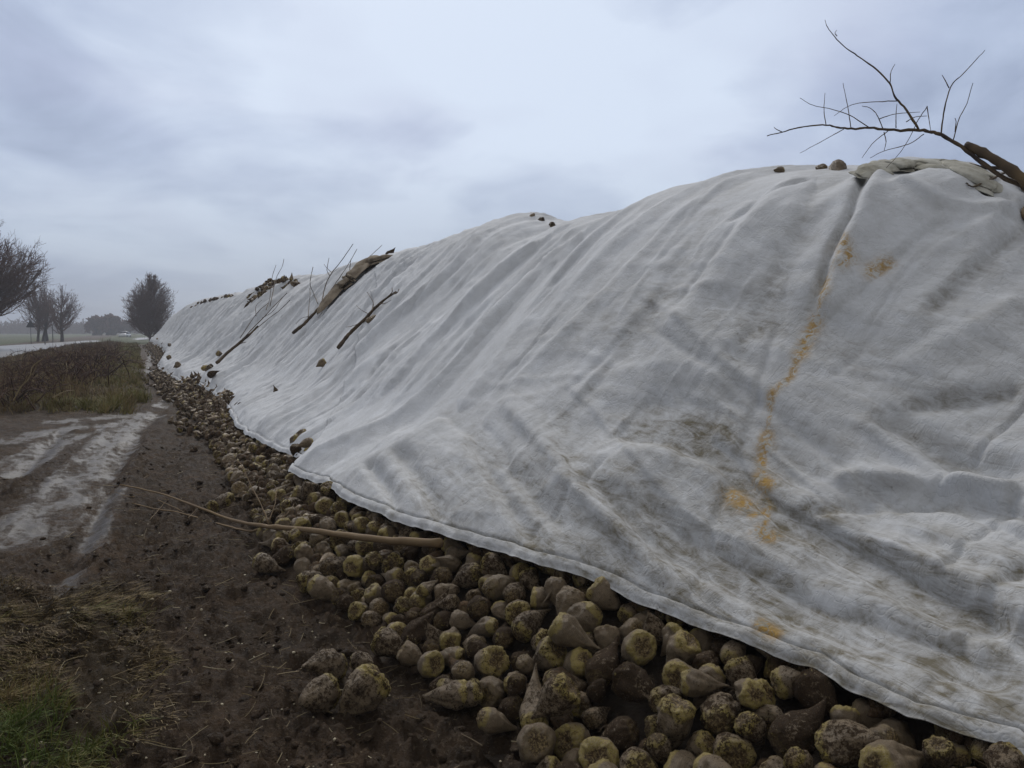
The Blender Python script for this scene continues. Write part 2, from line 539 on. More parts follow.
[971,11444,73,736,9,811,244,465,260,29],
[922,13294,58,608,9,389,277,-409,-777,28],
[900,9745,49,409,4,190,-888,220,358,28],
[1349,7917,250,462,5,172,67,500,846,27],
[1101,11579,132,666,6,704,-67,-637,307,27],
[1048,8912,72,734,6,675,575,-434,-161,27],
[1397,8210,281,560,4,706,-697,-61,-112,26],
[1083,7569,107,679,0,371,-8,-596,-712,26],
[898,11090,40,402,7,236,331,364,-838,25],
[1010,7474,64,638,10,878,212,429,2,25],
[1164,10905,148,613,1,665,618,-321,-270,25],
[1214,11854,196,733,0,376,-760,93,522,25],
[1051,9406,76,668,4,89,697,275,-656,24],
[1254,9402,210,589,0,181,184,-402,878,24],
[1037,7672,74,623,11,659,-213,-689,212,23],
[1251,13425,251,542,10,625,-197,-583,481,23],
[1131,13350,134,598,2,69,130,-278,949,23],
[1166,5423,137,547,11,719,458,-465,241,23],
[878,6861,45,426,0,596,-238,-494,586,23],
[1048,8734,73,642,9,660,727,131,135,22],
[947,13157,58,551,11,284,304,-411,811,22],
[955,12812,60,620,9,256,-237,522,-778,21],
[1306,3304,53,550,5,583,676,-225,391,21],
[973,13638,71,669,9,298,556,140,-763,21],
[941,9557,49,491,0,81,-72,-519,-848,20],
[1044,9166,69,679,6,381,769,-166,-485,20],
[1467,2895,77,594,6,767,-38,458,-449,20],
[1268,10535,207,544,0,217,347,512,-755,20],
[956,10364,52,576,6,720,76,-498,-477,20],
[1073,13734,89,601,3,695,541,-442,-171,19],
[1134,12369,132,628,3,835,449,-23,316,19],
[970,9811,59,521,8,868,76,465,-156,19],
[1144,6235,157,623,11,609,-636,-436,184,19],
[988,10942,69,589,4,128,121,-862,476,19],
[941,9041,61,599,0,841,-373,-358,-157,19],
[1274,12811,219,647,2,334,291,17,896,18],
[1314,13070,207,685,0,645,268,-699,-152,18],
[1184,9219,156,582,11,372,608,399,-577,17],
[955,9339,55,573,1,833,144,-457,-277,17],
[992,8136,52,503,0,274,377,-338,817,17],
[1324,13884,245,634,3,677,231,-691,-97,17],
[1285,7952,205,496,0,63,-132,-422,-895,17],
[1083,9729,110,599,9,620,-71,-541,-563,17],
[1103,10320,115,625,0,282,-53,-631,720,16],
[1304,12445,196,678,1,651,-139,-576,474,16],
[1107,5733,115,506,10,766,575,83,-276,16],
[1171,13681,157,607,7,945,8,201,257,16],
[998,12601,109,510,3,860,-211,-359,-296,16],
[1131,11412,138,517,9,299,-102,-107,-943,16],
[1028,8227,55,548,0,0,-164,-580,798,16],
[1296,5956,229,441,6,810,5,385,-443,16],
[1235,7031,195,672,1,567,645,-381,-341,15],
[1164,6463,156,521,4,944,-101,309,-44,15],
[993,9717,54,513,4,830,-495,-50,251,15],
[1171,8512,129,574,6,755,521,-199,344,15],
[1159,6115,162,553,10,130,-572,-348,731,15],
[1199,7126,195,400,10,758,-62,-333,558,14],
[1410,6005,307,611,0,689,439,-574,-58,14],
[2119,2153,305,504,6,566,-137,-185,792,14],
[1302,13250,241,659,10,801,397,100,-437,14],
[1454,7967,313,558,9,726,277,-626,59,14],
[991,8539,55,560,6,238,-12,583,-776,14],
[1276,7465,195,549,1,709,574,-409,-22,14],
[1041,9536,76,636,1,889,386,212,-127,14],
[1171,4423,47,417,9,571,-675,-75,462,14],
[1163,10050,150,624,5,100,-789,315,518,13],
[1069,12776,84,645,6,407,-374,68,-831,13],
[1274,8932,198,546,0,652,563,-478,-173,13],
[1167,8663,131,522,4,897,357,216,-144,13],
[1203,11344,177,541,6,641,-629,78,432,13],
[1233,5834,196,486,9,729,417,-541,-45,13],
[901,7771,40,403,4,621,500,-183,575,13],
[1171,11189,146,544,11,418,147,513,-735,12],
[1244,11588,194,539,0,708,452,-528,-123,12],
[1221,12929,188,521,8,437,546,133,-702,12],
[930,9650,45,442,0,643,285,-435,-562,12],
[1252,11453,197,519,1,38,-113,-283,-952,11],
[1431,8623,279,603,11,271,708,342,-556,11],
[1403,5898,308,524,6,363,-75,294,-881,11],
[1272,9237,200,494,1,674,187,-678,-227,10],
[990,12014,55,607,5,61,-174,577,-796,10],
[993,10670,56,629,0,764,-385,499,137,10],
[1000,8359,43,472,9,764,182,-559,-265,10],
[1072,7382,87,658,1,73,503,-564,-651,10],
[1201,10429,154,418,5,715,-590,-367,-77,10],
[1244,5732,211,540,11,742,287,-537,279,9],
[968,5709,47,526,7,571,-41,730,-374,9],
[1377,8436,263,558,4,400,606,253,-640,9],
[1207,13101,168,602,4,445,678,-303,-501,9],
[974,10840,51,552,11,705,303,-525,-368,9],
[927,11884,46,406,7,398,396,198,-803,9],
[1037,13003,66,693,1,712,-522,-125,-452,9],
[1186,12666,148,591,6,132,-682,424,581,9],
[1190,9767,177,609,5,201,-136,447,861,8],
[1036,13323,63,630,1,711,432,-120,541,8],
[1087,9291,95,637,6,582,-703,-133,386,8],
[939,12580,46,521,6,817,555,-46,-149,8],
[1529,4892,327,461,0,552,224,-704,-387,7],
[1208,13434,159,539,6,417,-110,429,794,7],
[1048,10554,81,741,11,252,-581,-565,530,7],
[950,13517,56,570,1,865,397,-251,-174,7],
[1564,2685,117,530,1,474,-156,-704,505,6],
[1180,11508,157,525,4,298,365,-681,561,6],
[1077,11014,91,600,2,700,394,419,-423,6],
[1280,10742,201,645,1,170,176,34,969,6],
[1327,12219,214,687,5,17,815,-244,-525,6],
[1395,8818,259,591,8,416,335,-805,259,6],
[1061,11761,80,622,0,630,-395,-657,121,5],
[1333,9965,240,617,10,646,356,209,-642,5],
[971,8655,52,467,3,316,501,-276,757,5],
[1272,11632,213,400,3,884,59,-444,136,5],
[880,10148,44,412,4,758,-490,4,-430,5],
[1309,12631,202,704,5,771,566,-276,89,4],
[928,11551,52,524,7,160,-454,-163,861,4],
[1165,13539,135,634,5,756,290,39,585,4],
[1072,9838,85,524,10,85,-675,195,707,4],
[969,11811,52,534,1,569,-540,129,606,4],
[1353,9630,253,589,9,22,214,-124,969,3],
[1077,6315,110,592,0,428,-129,-679,582,3],
[1882,3404,384,512,11,690,-160,-705,-26,3],
[1051,13186,64,645,6,820,476,50,314,3],
[1149,7023,136,517,9,135,-509,-201,-826,3],
[1015,5423,68,740,7,43,-96,629,770,3],
[1221,8875,153,483,1,585,-406,33,-702,3],
[1139,12120,124,476,3,813,432,-283,269,3],
[1306,8225,206,505,11,824,492,-125,251,3],
[1294,10919,217,587,4,847,90,333,-405,3],
[1073,10012,87,543,0,666,340,-111,655,3],
[1267,11707,197,568,4,417,653,-433,-461,2],
[1307,10388,230,571,3,432,85,568,-695,2],
[1136,8909,149,498,1,928,-327,-57,-167,2],
[960,11653,58,579,9,246,-108,-520,811,2],
[1239,13762,177,520,6,122,360,538,-752,2],
[1460,3821,175,450,4,427,149,-497,741,2],
[1131,8086,131,542,11,775,398,-438,220,2],
[976,11046,49,483,0,809,486,306,-125,2],
[1054,10757,92,603,3,653,-342,-663,129,2],
[1256,11213,194,502,4,222,26,-720,-656,2],
[1217,12003,187,681,9,818,385,-130,407,2],
[1359,13359,238,672,8,336,-744,-123,565,2],
[1307,11904,207,653,7,682,465,160,-542,2],
[1126,10186,108,502,6,181,231,-604,-741,2],
[1347,9749,265,463,0,690,395,-601,80,2],
[1179,6912,160,679,8,896,-59,420,-133,2],
[1175,12477,155,429,0,800,-303,-472,-213,1],
[1497,7205,346,532,10,343,-501,-524,597,1],
[949,10065,58,568,6,761,-347,-362,412,1],
[1337,7028,230,573,11,149,632,-118,-751,1],
[1111,13087,100,571,7,927,-65,254,-268,1],
[1409,6497,295,578,10,621,-680,-346,-180,1],
[1055,12289,103,545,5,587,300,-609,-441,1],
[1079,11329,90,582,0,69,-831,52,549,1],
[1113,12037,104,493,6,687,-94,-718,-64,1],
[1053,13857,68,588,3,813,476,-229,245,1],
[1230,13327,169,496,4,217,637,318,-668,1],
[2238,1296,324,689,2,742,-358,-275,-496,1],
[1115,8190,107,509,4,85,-334,588,-731,1],
[991,12243,48,560,5,859,512,-6,24,1],
[1217,12547,163,492,1,666,-255,-555,-429,1],
[1243,10337,188,435,10,956,-79,129,-250,0],
[1448,8064,309,433,0,214,-758,-220,576,0],
[2086,580,300,430,10,190,-421,-554,692,0],
[1790,1599,254,666,6,621,301,-641,336,0],
[1267,5480,184,410,5,795,509,-169,284,0],
[946,10749,39,410,6,815,395,395,-155,0],
[1803,1213,221,427,8,936,76,101,329,0],
[1342,11590,248,427,1,855,460,-238,10,0],
[1476,1033,49,425,11,410,325,-301,797,0],
[1410,12680,279,419,9,288,-740,-363,488,0],
[1681,1739,116,405,11,725,317,-418,446,0],
[1070,5868,87,404,0,715,177,252,627,0],
[1314,12909,212,417,7,657,-464,80,-589,0],
[893,8216,45,415,8,25,323,357,-876,0],
[1643,4437,343,414,6,285,134,234,920,0],
[1481,2687,64,510,0,312,-135,503,795,0],
[2009,1474,296,569,10,474,127,-871,11,0],
[918,5631,37,407,11,780,-617,50,95,0],
[1662,708,89,406,5,447,440,-579,-521,0],
[1539,2798,144,760,6,745,-291,-591,107,0],
[1639,613,111,604,4,637,11,363,-680,0],
[1565,1758,82,604,4,823,87,319,461,0],
[2030,1046,306,603,0,367,18,-575,731,0],
[1543,969,64,603,6,168,-179,969,27,0],
[1332,5718,234,400,5,460,545,-542,-443,0],
[1356,9201,252,403,9,795,-486,-362,20,0],
[1245,13233,171,400,6,849,501,-170,-4,0],
[2121,1044,325,400,9,467,101,445,-757,0],
[1057,9656,59,400,4,733,-346,-85,-579,0],
[1697,4487,390,400,11,469,415,-69,777,0],
[1418,6164,302,400,9,503,154,228,819,0],
[1641,883,150,400,2,268,-233,-280,892,0],
[1132,6701,122,400,7,857,26,243,453,0],
[1747,1755,142,400,1,53,141,-462,874,0],
[969,9248,40,400,5,278,-385,-846,240,0],
[1356,11382,258,400,4,157,704,-210,-660,0],
[1220,10265,161,400,5,357,455,-656,-486,0],
[1251,9521,174,400,5,794,525,-299,67,0],
[914,8595,37,353,0,651,464,-170,576,0],
[1128,11102,107,400,1,35,29,-385,922,0],
[1173,13203,122,400,8,80,482,-644,-588,0],
[2195,2343,378,400,11,156,1,456,876,0],
[1437,1787,54,561,1,551,177,522,-626,0],
[1347,9440,251,560,1,213,-72,-640,734,0],
[1425,935,53,554,9,120,480,328,-805,0],
[1728,4106,366,554,9,767,-260,-378,-448,0],
[1485,13735,331,557,6,286,-126,-325,-893,0],
[1883,574,207,561,1,309,578,348,-670,0],
[1388,10323,275,647,1,556,-754,36,347,0],
[1678,1518,120,553,11,437,470,518,-566,0],
[1799,907,180,552,10,543,831,79,-93,0],
[1534,626,53,555,2,754,-368,541,60,0],
[1316,10228,225,643,3,377,443,-590,-561,0],
[1543,4984,340,652,9,264,384,-604,-647,0],
[1350,1694,66,651,4,252,91,-512,-816,0],
[2221,1089,320,648,11,756,340,-559,38,0],
[1523,5675,362,648,5,405,424,-741,-327,0],
[2321,583,358,657,9,56,638,-350,-684,0],
[1307,8524,220,665,11,73,323,649,-685,0],
[2260,932,336,660,7,195,-125,-699,-677,0],
[986,6337,54,550,2,389,664,310,-559,0],
[1078,10892,88,548,10,228,-583,747,-223,0],
[1128,6800,149,658,9,503,628,-238,-545,0],
[1778,769,162,544,10,753,-613,46,-234,0],
[1430,6899,301,550,1,144,542,-468,-683,0],
[1349,9845,259,540,6,314,-285,-896,134,0],
[1556,729,62,540,0,520,272,-809,-48,0],
[1583,1493,75,543,9,408,18,-602,-686,0],
[1059,11658,66,543,4,74,-216,-563,-794,0],
[1313,6828,229,542,11,659,360,3,660,0],
[2184,789,373,641,6,722,624,-254,159,0],
[1411,10608,291,641,5,690,-575,-359,-252,0],
[1948,3311,392,640,5,440,525,-575,-446,0],
[1868,724,218,637,4,870,480,-66,91,0],
[1424,6305,304,637,4,854,440,-45,274,0],
[1354,12336,238,642,1,493,-249,46,-833,0],
[1331,9086,234,576,9,713,537,-427,-144,0],
[1933,1412,250,575,11,698,-342,-629,25,0],
[1307,1802,58,575,9,336,467,-225,-786,0],
[1480,8153,325,574,1,354,-487,-601,526,0],
[1357,809,54,568,4,820,115,-519,-213,0],
[1886,3602,412,573,9,447,743,101,-488,0],
[1935,925,293,539,7,861,92,470,171,0],
[934,4989,52,538,4,170,113,606,-769,0],
[2332,1062,390,537,6,658,-367,619,221,0],
[1023,5789,64,519,1,75,-701,-257,661,0],
[1079,12199,73,519,6,419,317,467,-711,0],
[1432,13004,301,531,4,502,71,-745,-434,0],
[1616,1591,143,529,8,2,237,465,-853,0],
[2201,2111,350,536,1,25,764,255,-592,0],
[2245,1487,355,533,4,456,190,-870,-14,0],
[1913,1261,238,533,7,617,-579,-64,529,0],
[1485,1555,50,533,5,643,632,172,-397,0],
[1427,12463,300,533,7,618,-594,-407,316,0],
[1315,1285,68,669,2,677,-113,-471,-555,0],
[1683,1287,132,667,4,16,643,353,-679,0],
[1556,8128,380,523,7,105,650,104,-746,0],
[1429,9123,298,509,9,476,-562,-534,416,0],
[1121,5177,102,505,8,183,-742,-458,-455,0],
[1099,11486,89,504,6,933,263,222,104,0],
[1714,926,140,510,7,534,415,597,-432,0],
[1327,11174,246,522,2,762,313,-536,185,0],
[1083,11866,77,524,5,361,360,-710,-487,0],
[1688,1143,125,524,11,352,641,360,-579,0],
[1527,1274,54,520,8,654,-723,113,191,0],
[1894,3498,409,520,9,469,702,-147,-515,0],
[1382,1067,49,523,11,384,-204,-474,-766,0],
[1454,7429,312,522,1,776,-379,-120,-490,0],
[1132,12591,108,522,2,34,-98,753,650,0],
[1523,2099,61,517,9,236,-338,298,-861,0],
[2035,896,290,517,9,313,592,333,-664,0],
[1411,12784,286,565,0,324,113,-504,792,0],
[1019,12673,51,562,5,313,564,-450,-618,0],
[996,7969,50,562,8,167,-648,-154,727,0],
[1318,1912,52,568,7,5,230,658,-717,0],
[1384,12566,263,568,7,945,-124,120,276,0],
[1758,1034,164,588,2,712,382,-441,392,0],
[1303,6946,216,587,4,195,-263,-522,787,0],
[1353,11477,258,567,11,765,559,-316,47,0],
[1241,10839,191,565,9,325,30,328,887,0],
[1360,7542,248,579,0,684,-500,-530,-45,0],
[1471,8444,309,587,0,694,332,-529,359,0],
[1675,804,122,585,9,703,348,-603,147,0],
[1767,639,163,585,6,268,-527,303,747,0],
[2068,1307,350,582,4,597,346,-152,-708,0],
[2262,2010,373,582,1,587,376,-457,552,0],
[1877,1161,216,577,6,241,-450,148,-847,0],
[1382,11823,269,581,1,614,-342,-694,155,0],
[1880,856,218,580,5,354,-727,-423,409,0],
[1430,6710,310,493,9,638,-677,-106,352,0],
[1650,1018,103,498,7,396,-575,324,-639,0],
[1479,9031,329,498,11,28,780,-138,-610,0],
[973,10165,49,497,4,534,506,212,-644,0],
[1465,6208,352,497,1,610,665,-227,-368,0],
[1975,1137,262,514,2,24,-259,-393,-882,0],
[1941,1009,250,514,4,672,73,-588,-443,0],
[1057,10126,70,513,9,149,-770,-164,599,0],
[1438,1287,48,496,0,778,550,-65,-296,0],
[1034,13449,52,494,3,505,-485,397,-593,0],
[1313,13717,226,494,3,773,-257,525,248,0],
[1451,692,50,512,9,854,495,-12,-163,0],
[1753,4322,421,511,10,900,-416,-131,26,0],
[1347,10490,262,516,11,365,-521,-723,269,0],
[1282,13587,220,515,6,873,425,-173,166,0],
[995,6036,56,514,4,540,418,227,695,0],
[2225,1826,353,510,11,11,-607,-178,-774,0],
[1517,1850,53,510,0,293,572,-723,-255,0],
[1565,5156,382,509,4,378,-78,-449,-806,0],
[1493,6119,371,509,11,565,-8,-679,469,0],
[1874,3700,422,513,11,727,200,-657,9,0],
[1549,5357,374,579,7,231,-546,-488,640,0],
[1750,1674,171,578,0,533,-460,-550,450,0],
[1423,9230,290,578,8,500,-531,-499,468,0],
[1679,4601,398,578,6,959,-240,129,-78,0],
[1997,1253,295,577,11,538,158,-480,675,0],
[1670,1815,165,597,0,787,-8,-576,222,0],
[1619,1900,106,596,10,115,-107,-670,-726,0],
[1333,6304,263,595,8,609,-758,-93,-215,0],
[1841,3842,405,591,0,41,294,-512,-806,0],
[982,11221,57,589,6,331,-647,122,-676,0],
[1541,826,64,594,0,191,407,-580,679,0],
[1757,442,151,593,5,702,282,178,629,0],
[1592,1154,86,592,4,663,528,-508,153,0],
[2156,2580,361,631,11,699,-258,-373,-553,0],
[1322,11292,236,592,6,522,493,-602,-349,0],
[1445,2006,64,690,11,354,-223,-465,-780,0],
[1421,13200,276,696,2,632,518,-518,-253,0],
[1770,4210,391,718,4,141,-337,-717,594,0],
[2025,781,315,708,8,814,-529,-204,122,0],
[1355,7130,230,706,4,598,294,-447,597,0],
[1436,9700,298,683,6,611,423,348,-572,0],
[1812,1310,201,682,0,759,332,-514,222,0],
[1199,5650,163,499,9,403,-36,-572,-713,0],
[1199,11097,162,503,1,704,322,-625,107,0],
[2168,956,356,503,5,146,-284,-695,644,0],
[1060,12879,82,503,4,168,500,-271,-805,0],
[1369,6660,274,496,11,287,-738,272,547,0],
[1960,626,257,500,3,475,148,-587,-639,0],
[2077,2822,369,500,9,901,343,-242,112,0],
[1427,13808,291,500,9,611,-650,-379,246,0],
[1349,2080,50,500,2,7,195,-533,-824,0],
[1453,7841,311,500,7,170,-290,-726,599,0],
[1375,10697,273,490,0,418,256,858,155,0],
[1407,9517,296,490,4,835,476,137,-238,0],
[1055,12104,62,464,10,204,-566,-686,-410,0],
[1053,6118,87,464,4,28,151,498,-854,0],
[1468,6406,340,463,9,605,274,-479,574,0],
[1536,1073,53,463,9,269,682,11,-680,0],
[1275,13494,195,488,6,346,224,-652,-636,0],
[1048,9034,56,488,1,760,284,-516,274,0],
[1377,9330,265,493,7,168,372,523,-748,0],
[1400,11944,283,491,1,665,-530,-513,113,0],
[1230,8162,166,486,6,63,616,354,-700,0],
[1783,1412,241,486,7,748,244,-524,-325,0],
[1316,9551,231,484,4,528,295,-329,725,0],
[1443,1474,47,484,1,497,-547,65,670,0],
[1340,12112,246,488,8,229,-615,-277,702,0],
[971,13806,50,483,1,793,-7,-444,-417,0],
[1171,7646,136,481,10,111,-642,-222,725,0],
[1340,10825,260,480,4,391,-543,519,-532,0],
[1770,3889,376,480,11,80,-277,499,817,0],
[1626,389,124,728,3,429,167,-470,754,0],
[1429,13572,275,723,7,250,651,270,-664,0],
[2101,1139,361,739,10,861,488,-32,-142,0],
[2056,2955,354,736,11,523,24,-740,422,0],
[2287,1589,352,736,9,712,-494,-478,146,0],
[1349,11081,257,478,4,93,770,-70,-627,0],
[1007,12507,47,478,0,741,-548,162,-353,0],
[1026,11928,49,476,1,208,646,195,-708,0],
[1586,1660,70,475,9,702,327,-613,154,0],
[1381,7712,243,731,9,641,305,-701,-67,0],
[1033,8056,48,467,1,140,420,175,879,0],
[1138,9126,113,473,6,226,196,228,927,0],
[1419,13451,289,472,8,609,-77,407,-677,0],
[1753,3989,377,471,10,843,-430,-103,-306,0],
[1028,10428,47,470,9,750,287,-584,121,0],
[1871,965,205,470,3,407,228,-484,741,0],
[1224,7252,159,479,5,487,492,-547,-471,0],
[2124,884,327,470,9,93,-156,-535,-825,0],
[2081,2748,371,469,9,520,717,-304,-350,0],
[1338,6568,248,468,4,428,273,-702,-500,0],
[1036,10274,46,460,11,758,-621,-174,-97,0],
[1908,1535,221,459,1,180,711,340,-588,0],
[1282,12093,196,457,0,314,414,-645,-561,0],
[1567,2912,121,461,6,117,95,344,927,0],
[1888,1618,218,495,5,656,558,-464,-205,0],
[1215,4932,141,495,0,724,436,-435,310,0],
[1719,1923,148,494,2,487,-701,-364,372,0],
[1378,12937,258,457,6,634,360,363,-581,0],
[1452,9317,309,456,0,198,-827,-127,510,0],
[2340,1254,410,454,6,361,-133,432,816,0],
[1355,7438,249,454,4,466,-380,-599,528,0],
[1014,6874,53,453,0,270,425,-210,838,0],
[1324,10618,254,452,3,223,98,-313,918,0],
[1058,6748,80,461,3,792,417,-222,387,0],
[1475,8762,318,461,11,511,453,-635,-361,0],
[1530,1944,71,436,10,513,-376,-434,638,0],
[1603,899,78,435,9,788,-475,-391,-7,0],
[1331,6736,236,446,6,4,-706,-244,665,0],
[1343,10997,259,446,8,891,-14,184,-414,0],
[1039,6659,62,446,11,791,-252,482,-282,0],
[2146,661,334,444,10,626,-473,52,-618,0],
[1513,8254,316,755,3,674,-257,-689,-69,0],
[2198,2236,318,760,3,713,186,-656,-164,0],
[1454,1687,44,443,9,841,159,-442,-269,0],
[1493,5458,335,627,1,505,-29,337,794,0],
[1373,1543,58,625,9,860,348,-360,99,0],
[2265,689,337,624,0,668,283,-560,400,0],
[1033,12399,58,618,9,459,-26,-580,-673,0],
[1730,1402,159,620,6,730,-337,-559,202,0],
[1533,1386,68,614,4,246,116,-471,839,0],
[1402,1387,59,614,1,836,149,-455,-267,0],
[1446,1155,71,607,6,397,-496,11,772,0],
[1461,7319,305,605,3,632,124,-682,-345,0],
[1390,8941,253,605,2,325,-80,-643,689,0],
[1814,1507,186,608,11,630,348,153,677,0],
], float)
# ------------------------------------------------------------------ scene helpers
random.seed(11)
rng = np.random.RandomState(11)
scene = bpy.context.scene
COL = scene.collection


def mesh_obj(name, V, F, mat=None, parent=None, attrs=None, smooth=True, mats=None, matidx=None):
    """ONE mesh object from vertices and faces (F: list of tuples or an (n,3)/(n,4) array)"""
    me = bpy.data.meshes.new(name)
    V = np.asarray(V, np.float32)
    if isinstance(F, np.ndarray):
        n, k = F.shape
        me.vertices.add(len(V)); me.vertices.foreach_set('co', V.ravel())
        me.loops.add(n * k); me.loops.foreach_set('vertex_index', F.astype(np.int32).ravel())
        me.polygons.add(n)
        me.polygons.foreach_set('loop_start', np.arange(0, n * k, k, dtype=np.int32))
        me.polygons.foreach_set('loop_total', np.full(n, k, np.int32))
        me.update(calc_edges=True)
    else:
        me.from_pydata(V.tolist(), [], F)
        me.update()
    if smooth:
        me.polygons.foreach_set('use_smooth', np.ones(len(me.polygons), bool))
    if attrs:
        for a, val in attrs.items():
            at = me.attributes.new(a, 'FLOAT', 'POINT')
            at.data.foreach_set('value', np.asarray(val, np.float32).ravel())
    if mats:
        for m in mats: me.materials.append(m)
        me.polygons.foreach_set('material_index', np.asarray(matidx, np.int32))
    elif mat:
        me.materials.append(mat)
    me.validate()
    o = bpy.data.objects.new(name, me)
    COL.objects.link(o)
    if parent: o.parent = parent
    return o


def tag(o, label=None, cat=None, group=None, kind=None):
    if label: o['label'] = label
    if cat: o['category'] = cat
    if group: o['group'] = group
    if kind: o['kind'] = kind
    return o


def empty(name, loc, label=None, cat=None, group=None, rz=0.0):
    o = bpy.data.objects.new(name, None)
    COL.objects.link(o)
    o.location = [float(a) for a in loc]; o.rotation_euler = (0, 0, rz)
    o.empty_display_size = .2
    return tag(o, label, cat, group)


def grid_faces(n, m, wrap=False):
    i, j = np.meshgrid(np.arange(n - 1), np.arange(m if wrap else m - 1), indexing='ij')
    k = (j + 1) % m
    return np.stack([i * m + j, (i + 1) * m + j, (i + 1) * m + k, i * m + k], -1).reshape(-1, 4)


class Parts:
    """collects tubes and blades and links them as ONE mesh"""

    def __init__(s):
        s.V, s.F3, s.F4, s.n, s.A = [], [], [], 0, []

    def add(s, V, F, a=0.0):
        V = np.asarray(V, float)
        s.V.append(V)
        F = np.asarray(F)
        (s.F3 if F.shape[1] == 3 else s.F4).append(F + s.n)
        s.A.append(np.broadcast_to(np.asarray(a, float), (len(V),)))
        s.n += len(V)

    def tube(s, pts, rad, k=6, a=0.0, rough=0.0, cap=True):
        P = np.asarray(pts, float); n = len(P)
        r = np.broadcast_to(np.asarray(rad, float), (n,)).copy()
        T = np.gradient(P, axis=0); T /= np.linalg.norm(T, axis=1)[:, None] + 1e-9
        ref = np.array([.13, .21, .97]) if abs(T[0, 2]) < .9 else np.array([.9, .3, .1])
        A = np.cross(T, ref); A /= np.linalg.norm(A, axis=1)[:, None] + 1e-9
        B = np.cross(T, A)
        th = np.arange(k) * 2 * math.pi / k
        rr = r[:, None] * (1 + rough * rng.uniform(-1, 1, (n, k)))
        V = P[:, None] + rr[..., None] * (np.cos(th)[None, :, None] * A[:, None] + np.sin(th)[None, :, None] * B[:, None])
        s.add(V.reshape(-1, 3), grid_faces(n, k, True), a)
        if cap and k >= 4:
            off = s.n - n * k
            for base in (0, (n - 1) * k):
                c = P[0] if base == 0 else P[-1]
                s.V.append(c[None]); s.A.append(np.broadcast_to(np.asarray(a, float).ravel()[:1], (1,)))
                s.F3.append(np.array([(off + base + j, off + base + (j + 1) % k, s.n) for j in range(k)]))
                s.n += 1

    def obj(s, name, mat, parent=None, smooth=True, attr='tone'):
        V = np.concatenate(s.V)
        F = []
        for f in s.F4: F += [tuple(q) for q in f.tolist()]
        for f in s.F3: F += [tuple(q) for q in f.tolist()]
        if s.F3 and not s.F4: F = np.concatenate(s.F3)
        elif s.F4 and not s.F3: F = np.concatenate(s.F4)
        return mesh_obj(name, V, F, mat, parent, {attr: np.concatenate(s.A)}, smooth)


def curve_pts(P, n=24):
    """smooth curve through points (Catmull-Rom)"""
    P = np.asarray(P, float)
    if len(P) < 3:
        return P[0] + (P[-1] - P[0]) * np.linspace(0, 1, n)[:, None]
    Q = np.vstack([2 * P[0] - P[1], P, 2 * P[-1] - P[-2]])
    t = np.linspace(0, len(P) - 1 - 1e-6, n)
    i = t.astype(int); f = (t - i)[:, None]
    a, b, c, d = Q[i], Q[i + 1], Q[i + 2], Q[i + 3]
    return .5 * ((2 * b) + (c - a) * f + (2 * a - 5 * b + 4 * c - d) * f ** 2 + (3 * b - a - 3 * c + d) * f ** 3)


